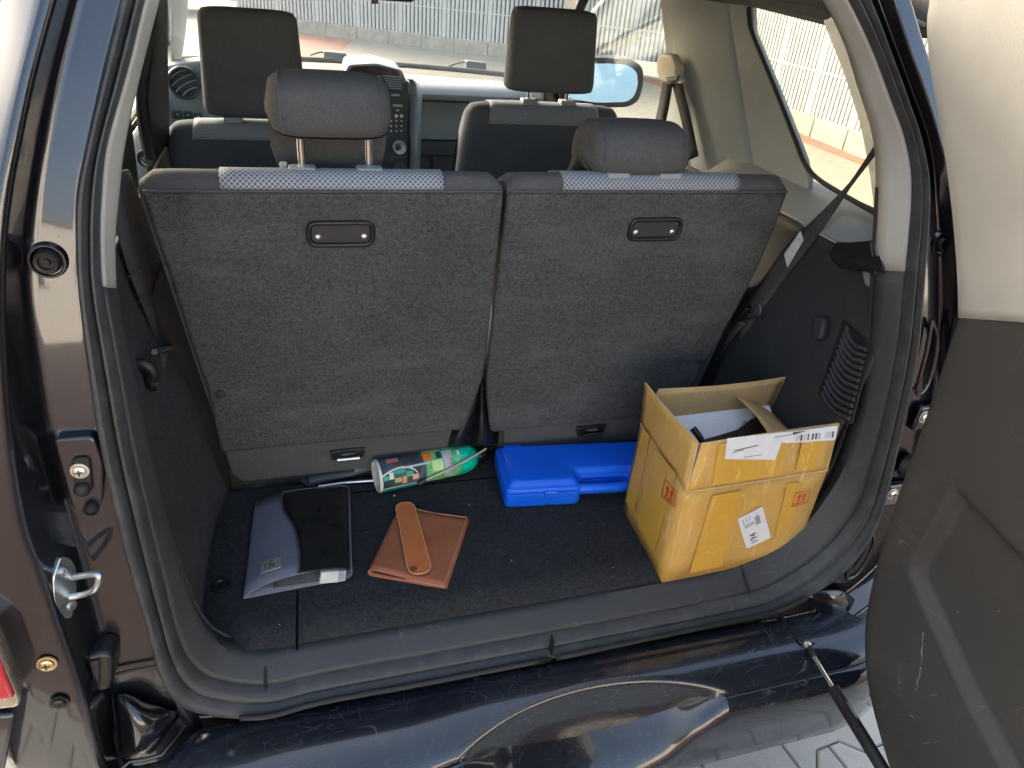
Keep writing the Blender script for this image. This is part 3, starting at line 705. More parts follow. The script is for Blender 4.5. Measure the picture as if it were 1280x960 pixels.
# join between the sill trim and that panel
lc = [LC[i]+V((-.004, .028, 0)) for i in range(7, 15)]
strip("side_trim_edge", [lc, [V((min(p.x-.004, lx(.1, p.z)), .105, p.z+ (0 if p.z > .7 else -.02))) for p in lc]], MT['black_plastic'], CAR, 4, solid=.004)
for px in ((227, 748),):
    c = atX(px, -.535)
    o = lathe("tie_down_ring", c, (1, 0, -.1), [(.018, 0), (.018, .003), (.014, .005), (.012, .002), (.0005, .002)], MT['gloss_plastic'], CAR, n=24, cap=False)
    tube("ring_loop", cr([c+V((.004, -.008, -.014)), c+V((.014, -.01, -.01)), c+V((.016, -.008, .006)), c+V((.004, -.002, .014))], 5), .0022, MT['gloss_plastic'], o, n=8)
hk = atX((172, 468), -.58)
o = tube("bag_hook", cr([hk+V((-.004, 0, .016)), hk+V((.012, 0, .014)), hk+V((.02, 0, 0)), hk+V((.016, 0, -.018)), hk+V((.024, 0, -.022))], 5), [.008]*12+[.007]*9, MT['gloss_plastic'], CAR, n=10, flat=1.4)
c = atX((147, 398), -.575); lathe("trim_clip", c, (1, -.4, 0), [(.006, 0), (.006, .003), (.0005, .004)], MT['zinc'], CAR, n=12, cap=False)
# left rear belt hanging over the trim
bl = [((143, 215), (160, 212)), ((144, 262), (180, 264)), ((151, 305), (196, 304)), ((166, 352), (213, 346)), ((185, 398), (231, 392)), ((199, 434), (246, 427))]
rows = []
for a, b_ in bl:
    pa, pb = atX(a, -.574), atX(b_, -.566); rows.append([pa.lerp(pb, t) for t in (0, .33, .67, 1)])
rows = [[*r] for r in zip(*[cr(list(c_), 4) for c_ in zip(*rows)])]
belt = loft("seat_belt", rows, MT['webbing'], CAR, solid=.003, recalc=False)
for a, b_ in (((160, 347), (200, 322)), ((172, 378), (213, 358))):
    tube("stitching", [atX(a, -.570), atX(b_, -.563)], .0009, plain("grey_thread", (.07, .07, .07), .8), belt, n=5)
tube("belt_bar", [atX(p, -.557) for p in ((193, 440), (210, 435), (230, 432), (250, 430))], .0045, plain("dull_bar", (.16, .16, .16), .4, .4), CAR, n=8)
strip("lower_belt", [[atX(p, -.565) for p in ((200, 442), (208, 480), (214, 540))], [atX(p, -.560) for p in ((246, 434), (252, 480), (256, 540))]], MT['webbing'], CAR, 4, solid=.003)

# right side black trim
def rx(y, z):
    return .53+.075*min(1, max(0, (z-.67)/.5))**.8
zr = [.655, .72, .80, .88, .96, 1.04, 1.12, 1.18, 1.225]
yr = [.088, .13, .18, .24, .30, .36, .42, .5, .6, .75, .95]
patch("side_trim", [[V((rx(y, z), y, z)) for y in yr] for z in zr], MT['black_plastic'], CAR, 2, 2, solid=.006)
lc = [LC[i]+V((.004, .028, 0)) for i in range(21, 31)]
strip("side_trim_edge", [lc, [V((max(p.x+.004, rx(.1, p.z)+.001), .115, p.z+(0 if p.z > .7 else -.02))) for p in lc]], MT['black_plastic'], CAR, 4, solid=.004)
# pale shelf between the trim and the quarter window
TZ = 1.228
sh = [[V((rx(.5, TZ), y, TZ)) for y in (.10, .25, .4, .55, .75)], [V((.625, y, TZ+.012)) for y in (.10, .25, .4, .55, .75)], [V((.66, y, TZ+.034)) for y in (.10, .25, .4, .55, .75)], [V((.70, y, TZ+.05)) for y in (.10, .25, .4, .55, .75)]]
MT['shelf'] = grained("bluegrey_shelf_plastic", (.25, .28, .29), .5, 400, .2, .05)
patch("window_shelf", sh, MT['shelf'], CAR, 3, 3, solid=.004)
# parcel shelf socket
def xr(px, d=0):
    X_ = .59
    for _ in range(12):
        p = atX(px, X_); X_ = rx(p.y, p.z)-.004
    return atX(px, X_-d)
sk = prism("shelf_socket", [xr(p, .004) for p in ((1050, 316), (1060, 300), (1076, 301), (1105, 298), (1112, 345), (1098, 338), (1066, 334), (1056, 326))], (-.03, -.004, 0), MT['gloss_plastic'], CAR, bevel=.004, seg=3)
prism("socket_mouth", [xr(p, .0365) for p in ((1056, 321), (1100, 320), (1106, 342), (1070, 332))], (.003, 0, 0), MT['seal_dark'], sk, bevel=.001)
prism("release_tab", [xr(p, .012) for p in ((1076, 338), (1098, 340), (1100, 363), (1094, 366), (1080, 356))], (.02, 0, 0), MT['shelf'], CAR, bevel=.004)
hk = xr((1026, 410), .0)
o = prism("bag_hook", [xr(p, .002) for p in ((1022, 410), (1026, 397), (1036, 396), (1039, 404), (1034, 424), (1026, 426))], (-.018, -.002, .002), MT['black_plastic'], CAR, bevel=.005, seg=3)
# louvred vent: curved ribs
n = 12
for i in range(n):
    t = i/(n-1)
    a0 = V((1058-30*t, 408+82*t, 0)); a1 = V((1083-21*t, 437+86*t, 0)); m_ = V((1064-26*t, 430+82*t, 0))
    pth = cr([xr((v.x, v.y), .005+.002) for v in (a0, a0.lerp(m_, .6), m_.lerp(a1, .3), a1)], 3)
    tube("vent_rib", pth, .0042, MT['black_plastic'], CAR, n=6)
    lathe("rib_end", xr((a0.x, a0.y), .010), (-1, 0, 0), [(.0025, 0), (.0005, .002)], MT['gloss_plastic'], CAR, n=8, cap=False)
prism("vent_frame", [xr(p, .0015) for p in ((1056, 400), (1092, 434), (1066, 530), (1058, 528), (1024, 492))], (-.003, 0, 0), MT['seal_dark'], CAR, bevel=.001)

# right quarter interior: pillar between the windows, roof side, window rubber
XQ = .672
def qx(px, d=0): return atX(px, XQ-d)
cpil = [(.47, 1.285), (.50, 1.32), (.548, 1.357), (.66, 1.44), (.785, 1.53), (.81, 1.575), (.83, 1.60), (1.33, 1.60), (1.265, 1.565), (1.20, 1.475), (1.165, 1.42), (1.15, 1.36), (1.14, 1.10), (.45, 1.10)]
prism("quarter_pillar_trim", [V((XQ, y, z)) for y, z in cpil], (.012, 0, 0), MT['greytrim'], CAR, bevel=.003)
# swollen upright of that pillar carrying the belt anchor
bul = [[V((XQ+.002, y0_+k*.11-.05*i, 1.6-.062*i)) for k in range(4)] for i, y0_ in [(i, .93) for i in range(8)]]
for i, r in enumerate(bul):
    r[1].x -= .018; r[2].x -= .020
patch("pillar_bulge", bul, MT['greytrim'], CAR, 3, 4, solid=.003)
prism("roof_side_trim", [V((XQ-.002, y, z)) for y, z in ((.22, 1.562), (.5, 1.556), (.82, 1.574), (1.3, 1.572), (1.75, 1.56), (1.75, 1.62), (.9, 1.64), (.22, 1.62))], (-.05, 0, .02), MT['headliner'], CAR, bevel=.012, seg=3)
tube("window_rubber", cr([V((XQ-.003, y, z)) for y, z in ((.822, 1.574), (.81, 1.555), (.785, 1.527), (.66, 1.437), (.548, 1.354), (.50, 1.318), (.45, 1.298), (.36, 1.288), (.18, 1.275))], 4), .005, MT['seal_dark'], CAR, n=8)
# right rear belt: from the window top down across the glass to the seat side
bp_ = [atX((1118, 158), .655), atX((1098, 182), .652), atX((1062, 232), .630), atX((1022, 282), .598), atX((985, 324), .592), atX((945, 380), .580), atX((922, 412), .570)]
up_ = [V((.655, .1, 1.47))]
pth = cr(bp_, 5)
sd = [V((-.1, .62, .72)) for _ in pth]
wd_ = [.024-.015*min(1, i/9) if i < 10 else .009+.038*min(1, (i-10)/9) for i in range(len(pth))]
belt = ribbon("seat_belt", pth, sd, wd_, MT['webbing'], CAR, th=.0022)
lab = [atX(p, .588) for p in ((980, 318), (1000, 289), (1004, 300), (984, 334))]
prism("care_label", lab, (.0015, 0, 0), plain("white_label", (.7, .7, .68), .7, var=.2, scale=90), belt, bevel=0)
bk = atX((938, 388), .585)
prism("belt_buckle", [atX(p, .572) for p in ((916, 378), (932, 372), (942, 386), (930, 402), (918, 402))], (-.018, 0, 0), MT['gloss_plastic'], CAR, bevel=.004)
tube("belt_wire", cr([atX(p, .565) for p in ((932, 398), (946, 396), (951, 388), (949, 380))], 4), .002, MT['zinc'], CAR, n=6)
strip("lower_belt", [[atX(p, .566) for p in ((918, 396), (900, 420), (880, 452), (870, 472))], [atX(p, .562) for p in ((932, 404), (912, 428), (890, 458), (878, 480))]], MT['webbing'], CAR, 4, solid=.003)
# front belt anchor on the right pillar with its two straps
an = atX((842, 88), XQ-.035)
anc = [(831, 72), (838, 66), (850, 68), (857, 82), (855, 100), (846, 107), (836, 104), (830, 92)]
o = prism("belt_anchor", [atX(p, XQ-.030) for p in anc], (-.025, 0, 0), plain("beige_anchor", (.44, .41, .35), .5), CAR, bevel=.009, seg=3)
prism("anchor_slot", [atX(p, XQ-.057) for p in ((831, 96), (848, 93), (846, 100), (834, 102))], (.004, 0, 0), MT['gloss_plastic'], o, bevel=.001)
strip("front_belt", [[atX(p, XQ-.05) for p in ((829, 101), (824, 128), (819, 153), (812, 190))], [atX(p, XQ-.05) for p in ((841, 101), (837, 128), (832, 153), (825, 190))]], MT['webbing'], CAR, 4, solid=.002)
strip("front_belt", [[atX(p, XQ-.045) for p in ((840, 104), (848, 135), (855, 165), (862, 200))], [atX(p, XQ-.045) for p in ((853, 104), (859, 130), (866, 160), (873, 195))]], MT['webbing'], CAR, 4, solid=.002)
# door panels and the left side of the cabin
for s in (-1, 1):
    patch("door_panel", [[V((s*x, y, z)) for y in (.62, 1.0, 1.4, 1.9, 2.4)] for x, z in ((.70, .40), (.70, .62), (.665, .72), (.67, .86), (.705, .98), (.72, 1.08), (.745, 1.13))], MT['dash'], CAR, 3, 3, solid=.006)
prism("quarter_pillar_trim", [V((-.672, y, z)) for y, z in ((.86, 1.10), (1.06, 1.10), (1.24, 1.6), (.92, 1.6))], (-.012, 0, 0), MT['dash_dark'], CAR, bevel=.006)
prism("quarter_panel_trim", [V((-.66, y, z)) for y, z in ((.08, .66), (.9, .66), (.9, 1.14), (.08, 1.24))], (-.012, 0, 0), MT['dash'], CAR, bevel=.006)
prism("roof_side_trim", [V((-XQ+.002, y, z)) for y, z in ((.22, 1.562), (.5, 1.556), (.82, 1.574), (1.3, 1.572), (1.75, 1.56), (1.75, 1.62), (.9, 1.64), (.22, 1.62))], (.05, 0, .02), MT['headliner'], CAR, bevel=.012, seg=3)
# left front belt and pillar, left A pillar trim
strip("belt_pillar", [[atY(p, 1.12) for p in ((188, -20), (180, 60), (172, 120), (176, 170), (186, 215))], [atY(p, 1.10) for p in ((197, -20), (192, 60), (186, 120), (190, 170), (200, 215))], [atY(p, 1.14) for p in ((206, -20), (207, 60), (209, 110), (210, 170), (214, 215))]], MT['dash_dark'], CAR, 4, solid=.01)
strip("front_belt", [[atY(p, 1.07) for p in ((186, 40), (172, 110), (177, 165), (183, 200))], [atY(p, 1.07) for p in ((194, 45), (182, 112), (186, 165), (191, 200))]], MT['webbing'], CAR, 4, solid=.002)
tube("buckle_ring", cr([atY(p, 1.05) for p in ((183, 207), (176, 202), (175, 195), (180, 190))], 4), .006, MT['zinc'], CAR, n=8)
strip("pillar_cover", [[atY(p, 2.25) for p in ((190, -30), (194, 20), (200, 60), (201, 92))], [atY(p, 2.17) for p in ((208, -30), (210, 20), (214, 60), (214, 92))], [atY(p, 2.25) for p in ((235, -30), (232, 20), (228, 55), (222, 86))]], MT['beige'], CAR, 4, solid=.012)

# ------------------------------------------------------------------ rear seats
def SY(z): return .425-.1194*(z-.782)
def uvmesh(o, fn):
    me = o.data; uv = me.uv_layers.new(name="UVMap")
    for l in me.loops:
        uv.data[l.index].uv = fn(l.vertex_index)
def seat_profile():
    pr = [(.004, .70), (.003, .8), (.002, 1.0), (.002, 1.2), (.001, 1.27), (.000, 1.293), (-.001, 1.300), (.001, 1.308), (.006, 1.3145), (.015, 1.3185), (.0275, 1.318), (.05, 1.3125), (.08, 1.304), (.108, 1.292), (.128, 1.272), (.14, 1.2), (.142, 1.0), (.142, .8), (.140, .70)]
    return [(SY(z)+dy if (z < 1.29 and dy < .02) else SY(1.3)+dy, z) for dy, z in pr]
SP = seat_profile()
def rear_seat(s):
    e = .004
    seat = None
    # carpet-covered backboard (the part's own mesh)
    ol = [(-.541, 1.292), (-.537, 1.255), (-.525, 1.149), (-.514, 1.03), (-.502, .927), (-.499, .80), (-.499, .785), (-.034, .785), (-.030, .80), (-.016, .86), (-.004, .92), (-.003, 1.10), (-.004, 1.292)]
    if s > 0: ol = [(.541, 1.292), (.541, 1.22), (.535, 1.13), (.520, 1.04), (.50, .955), (.482, .885), (.468, .80), (.46, .778), (.026, .77), (.020, .80), (.010, .86), (.003, .92), (.002, 1.10), (.004, 1.292)]
    n_ = len(ol); vs = []; 
    pts = [V((x, SY(z)-.006, z)) for x, z in ol]
    seat = prism("rear_seat", pts, V((0, .02, 0)), MT['carpet_seat'], CAR, bevel=.007, seg=3, ang=30)
    x0, x1 = (-.545, -.004) if s < 0 else (.004, .545)
    # cushion body with rolled top
    def rows_for(a, b_, off, prof, nu=28, ends=True):
        rows = []; cz, cyy = 1.02, SY(1.02)+.07
        for i in range(nu+1):
            t = i/nu; x = a+(b_-a)*t
            sc = 1.0
            if ends:
                d = min(x-a, b_-x); r_ = .03
                if d < r_: sc = 1-.055*(1-math.sqrt(max(0, 1-(1-d/r_)**2)))
            row = []
            for y, z in prof:
                yy_, zz_ = cyy+(y-cyy)*(sc if sc == 1 else sc*.9+.1*sc), cz+(z-cz)*sc
                taper = max(0, (1.29-z))*.10
                if off:
                    pass
                row.append(V((x+(taper if x < (a+b_)/2 else -taper)*(1 if ends else 0)*abs((x-(a+b_)/2)/((b_-a)/2)), yy_, zz_)))
            rows.append(row)
        return rows
    rows = rows_for(x0, x1, 0, SP)
    loft("backrest", rows, MT['seat_fabric'], seat, cap=True)
    tube("seam", [V((x0+.006, SY(1.294)-.004, 1.294)), V((x1-.006, SY(1.294)-.004, 1.294))], .0022, MT['dark_fabric'], seat, n=6)
    # chequered insert over the roll
    prf = [(y, z) for y, z in SP if z > 1.292][0:]
    prf = [(y-.0016 if z < 1.312 and y < .37 else y, z+.0018) for y, z in prf]
    prf[0] = (prf[0][0]-.001, 1.2965)
    ca_, cb_ = (-.436, -.104) if s < 0 else (.098, .436)
    rr = []
    acc = [0]
    for i in range(1, len(prf)): acc.append(acc[-1]+math.dist(prf[i], prf[i-1]))
    nu = 20
    for i in range(nu+1):
        x = ca_+(cb_-ca_)*i/nu; rr.append([V((x, y, z)) for y, z in prf])
    o = loft("chequered_insert", rr, MT['check'], seat, solid=.002, soff=0)
    m_ = len(prf); uvmesh(o, lambda vi: (ca_+(cb_-ca_)*(vi//m_)/nu, acc[vi % m_]))
    # release handle: recessed plate, raised frame, two rivets
    hx = (-.266 if s < 0 else .285); hz = 1.2255; 
    fr = Matrix.Rotation(0, 3, 'X')
    zax = V((0, -.1194, 1)).normalized(); yax = V((1, 0, 0)).cross(zax) * -1
    nb = V((0, -1, -.1194)).normalized()
    c = V((hx, SY(hz)-.006, hz))
    def rr_pts(w, h, r, off): return [c+V((1, 0, 0))*v.x+zax*v.y+nb*off for v in roundpoly([V((-w/2, -h/2, 0)), V((w/2, -h/2, 0)), V((w/2, h/2, 0)), V((-w/2, h/2, 0))], r, 5)]
    pl_ = prism("handle_plate", rr_pts(.092, .032, .012, .001), -nb*.004, MT['black_plastic'], seat, bevel=.001)
    ring = rr_pts(.099, .038, .014, .003)
    rows_ = []
    nn = len(ring)
    loop = [ring[i] for i in range(nn)]
    rows_ = []
    for i in range(nn):
        t = (loop[(i+1) % nn]-loop[i-1]).normalized(); sd_ = t.cross(nb)
        rows_.append([loop[i]+sd_*math.cos(a)*.0038+nb*math.sin(a)*.0038 for a in [2*math.pi*k/8 for k in range(8)]])
    loft("handle_frame", rows_, MT['gloss_plastic'], seat, cu=True, cv=True)
    for dx in (-.036, .036):
        lathe("rivet", c+V((dx, 0, 0))-zax*.006+nb*.001, nb, [(.0052, 0), (.0052, .0015), (.003, .0032), (.0005, .0036)], MT['steel'], seat, n=14, cap=False)
    # lower flap and its latch
    fx0, fx1 = (-.492, -.06) if s < 0 else (.05, .46)
    fz = [(.79, .004), (.76, .010), (.73, .014), (.70, .016), (.672, .018)]
    loft("lower_flap", [[V((x, .428+dy+ .0, z)) for z, dy in fz] for x in [fx0+(fx1-fx0)*i/12 for i in range(13)]], MT['carpet_side'], seat, solid=.01, soff=1)
    lx_ = -.267 if s < 0 else .256; lc_ = V((lx_, .425, .748))
    bz = prism("floor_latch", [lc_+V((v.x, 0, v.y)) for v in roundpoly([V((-.03, -.012, 0)), V((.03, -.012, 0)), V((.036, .012, 0)), V((-.036, .012, 0))], .006, 4)], (0, .02, 0), MT['gloss_plastic'], seat, bevel=.003)
    tube("latch_bar", [lc_+V((-.022, -.008, -.004)), lc_+V((.022, -.008, -.004))], .0045, MT['zinc' if s < 0 else 'gloss_plastic'], seat, n=8)
    box("latch_tab", lc_+V((0, -.004, .006)), (.026, .008, .006), MT['sill_plastic'], seat)
    c = V((-.482 if s < 0 else .47, SY(.925)-.007, .925)); lathe("trim_button", c, nb, [(.009, 0), (.008, .003), (.0005, .005)], MT['black_plastic'], seat, n=16, cap=False)
    return seat
def headrest(par, cx, zb, w, yc, raised):
    """comma-shaped head restraint: fat rear lobe on top, thin pad hanging down in front"""
    pr = [(-.050, .018), (-.060, .034), (-.060, .060), (-.050, .084), (-.025, .098), (.010, .102), (.045, .096), (.070, .078), (.080, .045), (.080, .0), (.076, -.045), (.066, -.060), (.052, -.058), (.045, -.045), (.043, -.02), (.038, .006), (.020, .012), (-.02, .011), (-.040, .012)]
    if not raised: pr = [(y, z if z > -.02 else z*.35-.012) for y, z in pr]
    pr2 = cr([V((0, y, z)) for y, z in pr], 3, True)
    rows = []; nu = 26
    for i in range(nu+1):
        t = i/nu*2-1
        e_ = (1-abs(t)**4.5)**(1/3.2) if abs(t) < 1 else 0
        sc = .16+.84*e_
        x = cx+w/2*t*(1-.0*abs(t))
        row = []
        for p in pr2:
            c_ = V((0, .012, .045))
            q_ = c_+(p-c_)*sc if p.z > -.0 else V((0, c_.y+(p.y-c_.y)*(.45+.55*e_) + (1-e_)*.02, p.z*(.3+.7*e_)))
            sx_ = 1+.05*max(0, -(p.z-.02))/.08
            row.append(V((cx+(x-cx)*(1 if p.z > .03 else .97), yc+q_.y, zb+q_.z)))
        rows.append(row)
    h_ = loft("headrest", rows, MT['seat_fabric'], par, cap=True)
    # side seams
    for sx_ in (-1, 1):
        k_ = int(round((sx_*.80+1)/2*nu)); sm = rows[k_]
        cen = sum(sm, V((0, 0, 0)))/len(sm)
        sub_ = [p+(p-cen).normalized()*.0008 for p in sm[:22]]
        tube("seam", sub_, .0013, MT['dark_fabric'], h_, n=5)
    return h_
rl = rear_seat(-1); rr_ = rear_seat(1)
headrest(rl, -.272, 1.354, .186, .415, True)
headrest(rr_, .246, 1.298, .196, .425, False)
for px, py0 in (((375), 0), ((461), 1)):
    x = -.318 if py0 == 0 else -.217
    lathe("headrest_post", (x, .398, 1.308), (0, 0, 1), [(.0058, 0), (.0058, .07)], MT['chrome'], rl, n=16)
    p = prism("post_guide", [V((x, .394, 1.314))+V((v.x, v.y, 0)) for v in roundpoly([V((-.020, -.013, 0)), V((.020, -.013, 0)), V((.020, .013, 0)), V((-.020, .013, 0))], .006, 4)], (0, -.004, .010), MT['shelf'], rl, bevel=.002)
box("guide_button", (-.345, .404, 1.319), (.012, .014, .014), MT['greytrim'], rl, bevel=.003)
for x in (.20, .30):
    prism("post_guide", [V((x, .382, 1.314))+V((v.x, v.y, 0)) for v in roundpoly([V((-.021, -.016, 0)), V((.021, -.016, 0)), V((.021, .016, 0)), V((-.021, .016, 0))], .006, 4)], (0, 0, .009), MT['shelf'], rr_, bevel=.002)
for s in (-1, 1):
    prism("gap_shade_filler", [V((s*x_, .452, z_)) for x_, z_ in ((.44, .675), (.60, .675), (.60, 1.03), (.545, 1.16), (.50, 1.16), (.44, .9))], (0, .012, 0), MT['seal_dark'], CAR, bevel=.003)  # black filler added to darken the gaps beside the seats and hide a sun patch
# plastic hinge cover between the seats and dark seat frame underneath
hc = [[(597, 480), (600, 478), (604, 480)], [(586, 505), (599, 505), (608, 508)], [(572, 530), (597, 530), (613, 532)], [(560, 545), (580, 541), (598, 548), (618, 545)], [(558, 558), (580, 556), (598, 562), (620, 556)]]
def hcp(p, d): return atY(p, .415+d)
rws = []
for r in hc:
    a, b_ = r[0], r[-1]
    rws.append([hcp((a[0]+(b_[0]-a[0])*t, a[1]+(b_[1]-a[1])*t), .030-.034*(math.sin(math.pi*t*2)**2)*(0.3+.7*min(1, (r[0][1]-478)/60))) for t in (0, .17, .33, .5, .67, .83, 1)])
patch("hinge_cover", rws, MT['gloss_plastic'], CAR, 4, 3, solid=.003)
box("seat_frame", (0, .52, .73), (1.0, .10, .10), MT['seal_dark'], CAR, bevel=.01)
for s in (-1, 1):
    box("seat_cushion", (s*.265, .78, .78), (.50, .46, .16), MT['dark_fabric'], CAR, bevel=.04, seg=4)
prism("cabin_floor", [(-.7, .55, .42), (.7, .55, .42), (.7, 2.6, .42), (-.7, 2.6, .42)], (0, 0, -.015), MT['carpet_side'], CAR)

# ------------------------------------------------------------------ front seats
def front_seat(cx, w, yb, ztop, hw, hz0, hz1, hx, lean=.05):
    pr = [(.0, .55), (-.005, .8), (.0, 1.0), (.004, ztop-.10), (.008, ztop-.05), (.016, ztop-.018), (.03, ztop-.004), (.06, ztop), (.09, ztop-.008), (.112, ztop-.04), (.12, ztop-.12), (.13, .8), (.13, .55)]
    pr2 = cr([V((0, y, z)) for y, z in pr], 3)
    nu = 30; rows = []
    for i in range(nu+1):
        t = i/nu*2-1; e_ = (1-abs(t)**6)**(1/2.5)
        row = []
        for p in pr2:
            u_ = max(0, (p.z-(ztop-.28))/.28); wd__ = w*(1-.13*u_*u_)
            cc_ = .06
            row.append(V((cx+wd__/2*t, yb+cc_+(p.y-cc_)*(.35+.65*e_), p.z-(1-e_)*.02*u_)))
        rows.append(row)
    st = loft("front_seat", rows, MT['dark_fabric'], CAR, cap=True)
    # chequered shoulder panel
    ks = [j for j, p in enumerate(pr2) if p.z > ztop-.05 and p.y < .09]
    a, b_ = int(nu*.15), int(nu*.85)
    rr = [[rows[i][j]+V((0, -.0018 if pr2[j].y < .03 else 0, .0018)) for j in ks] for i in range(a, b_+1)]
    o = loft("chequered_insert", rr, MT['check'], st, solid=.002)
    m_ = len(ks); uvmesh(o, lambda vi: (w*(vi//m_)/nu, (vi % m_)*.012))
    # head restraint block
    hr = []; H = hz1-hz0
    for i in range(25):
        t = i/24*2-1; e_ = max(0, (1-abs(t)**5))**(1/2.6)
        row = []
        for k in range(28):
            a_ = 2*math.pi*k/28; ca_, sa_ = math.cos(a_), math.sin(a_)
            yy_ = math.copysign(abs(ca_)**.5, ca_)*.048; zz_ = math.copysign(abs(sa_)**.38, sa_)*H/2
            sc = .25+.75*e_
            tap = 1-.09*(zz_/H+.5)
            row.append(V((hx+hw/2*t*tap, yb+.055+yy_*sc+ zz_*.05, (hz0+hz1)/2+zz_*(.86+.14*e_))))
        hr.append(row)
    h_ = loft("headrest", hr, MT['dark_fabric'], st, cv=True, cap=True)
    for dx in (-.055, .055):
        lathe("headrest_post", (hx+dx, yb+.05, ztop-.02), (0, 0, 1), [(.006, 0), (.006, hz0-ztop+.04)], MT['chrome'], st, n=12)
        box("post_guide", (hx+dx, yb+.045, ztop+.004), (.042, .034, .016), MT['shelf'], st, bevel=.004)
    box("seat_base", (cx, yb+.36, .60), (w*.95, .46, .2), MT['dark_fabric'], st, bevel=.05, seg=4)
    return st
front_seat(-.385, .50, 1.10, 1.238, .235, 1.250, 1.482, -.402)
front_seat(.345, .50, 1.15, 1.296, .252, 1.325, 1.528, .352)
# ------------------------------------------------------------------ dashboard, windscreen surround, mirrors
def dY(px, y=2.1): return atY(px, y)
# top pad and passenger side
def dash_row(x):
    cv_ = .10*(x/.7)**2
    return [V((x, 2.62-cv_*1.8, 1.165)), V((x, 2.40-cv_, 1.19)), V((x, 2.2-cv_*.4, 1.20)), V((x, 2.12, 1.192)), V((x, 2.085, 1.17)), V((x, 2.10, 1.145)), V((x, 2.16, 1.135)), V((x, 2.18, 1.05)), V((x, 2.17, .99)), V((x, 2.22, .97)), V((x, 2.22, .6))]
dash = loft("dashboard", [cr(dash_row(-.72+1.44*i/24), 2) for i in range(25)], MT['dash'], CAR, solid=.004, recalc=False)
tube("dash_seam", [V((.15, 2.098, 1.146)), V((.2, 2.096, 1.146)), V((.68, 2.096, 1.146))], .005, MT['seal_dark'], dash, n=8)
prism("glove_box", [(.15, 2.166, .985), (.66, 2.166, .985), (.64, 2.17, .80), (.16, 2.17, .80)], (0, -.02, 0), MT['dash_dark'], dash, bevel=.008)
box("glove_gap", (.42, 2.15, .93), (.5, .03, .004), MT['seal_dark'], dash, bevel=0)
box("glove_gap", (.22, 2.148, .88), (.004, .03, .1), MT['seal_dark'], dash, bevel=0)
# centre console
con = prism("console", [(-.125, 2.07, 1.215), (.115, 2.07, 1.215), (.115, 2.06, .7), (-.125, 2.06, .7)], (0, .12, 0), MT['dash_dark'], dash, bevel=.012, seg=3)
hood = [dY((v.x, v.y), 2.05) for v in roundpoly([V((431, 98, 0)), V((434, 81, 0)), V((470, 79, 0)), V((503, 88, 0)), V((509, 104, 0)), V((470, 101, 0))], 6, 4)]
prism("display_hood", hood, (0, .16, .01), MT['dash'], con and dash, bevel=.012, seg=3)
scr = [dY((v.x, v.y), 2.045) for v in roundpoly([V((434, 91, 0)), V((440, 83, 0)), V((470, 82, 0)), V((497, 87, 0)), V((501, 96, 0)), V((470, 94, 0))], 4, 3)]
prism("display_screen", scr, (0, .004, 0), plain("dark_display", (.03, .02, .02), .15), dash, bevel=.001)
for i in range(6):
    y0 = 95+i*3.0
    tube("vent_slat", [dY((478+i*1.6, y0), 2.035), dY((503, y0+1.6), 2.035)], .0028, MT['dash'], dash, n=6)
prism("vent_back", [dY(p, 2.045) for p in ((474, 92), (504, 95), (504, 114), (486, 113))], (0, .004, 0), MT['seal_dark'], dash, bevel=.001)
strip("console_trim", [[dY(p, 2.06) for p in ((509, 98), (513, 106), (514, 150), (512, 225))], [dY(p, 2.03) for p in ((515, 98), (521, 110), (522, 150), (520, 225))], [dY(p, 2.08) for p in ((519, 100), (526, 114), (526, 150), (524, 225))]], MT['silver'], dash, 5, solid=.006)
btn = plain("pale_button_marks", (.55, .56, .55), .5)
for r in range(4):
    for c_ in range(3):
        if r == 0 and c_ == 0: continue
        p = dY((489+c_*6.4, 145+r*6.2), 2.05)
        lathe("button", p, (0, -1, 0), [(.0065 if r == 0 else .0035, 0), (.0055 if r == 0 else .003, .004), (.0005, .005)], btn, dash, n=10, cap=False)
for (px, py, w, h) in ((494, 119, .03, .006), (497, 132, .035, .008), (497, 138, .014, .006)):
    box("control_switch", dY((px, py), 2.05), (w, .006, h), MT['greytrim'], dash, bevel=.001)
kn = lathe("climate_knob", dY((499, 184), 2.055), (0, -1, .05), [(.026, 0), (.026, .012), (.022, .02), (.019, .018), (.017, .012), (.0005, .012)], MT['silver'], dash, n=28, cap=False)
lathe("knob_mark", dY((498, 184), 2.04), (0, -1, .05), [(.012, 0), (.008, .003), (.0005, .004)], plain("dark_knob", (.12, .05, .04), .3), kn, n=12, cap=False)
lathe("climate_knob", dY((500, 210), 2.055), (0, -1, .05), [(.028, 0), (.028, .012), (.022, .02), (.0005, .02)], MT['dash_dark'], dash, n=28, cap=False)
# left round vent with blades, switches below
vc = dY((230, 104), 2.02); va = V((.12, -1, .12)).normalized(); vx_, vy_ = frame_of(va)
ring = lathe("round_vent", vc, va, [(.050, -.03), (.054, -.005), (.052, .006), (.046, .008), (.043, 0), (.042, -.03), (.0005, -.03)], MT['dash_dark'], dash, n=36, cap=False)
for k in range(4):
    d = (k-1.5)*.02; half = math.sqrt(max(1e-5, .041**2-d*d))
    u1 = V((.86, .1, .5)).normalized(); u1 = (u1-va*u1.dot(va)).normalized(); u2 = va.cross(u1)
    pth = [vc+u2*(d+.006*math.sin(math.pi*t))+u1*(half*(2*t-1))-va*.004 for t in [i/6 for i in range(7)]]
    tube("vent_blade", pth, .0035, MT['dash'], ring, n=6, flat=.6)
prism("instrument_pod", [dY(p, 2.06) for p in ((206, 82), (252, 76), (280, 80), (282, 160), (206, 160))], (0, .14, 0), MT['dash'], dash, bevel=.012, seg=3)
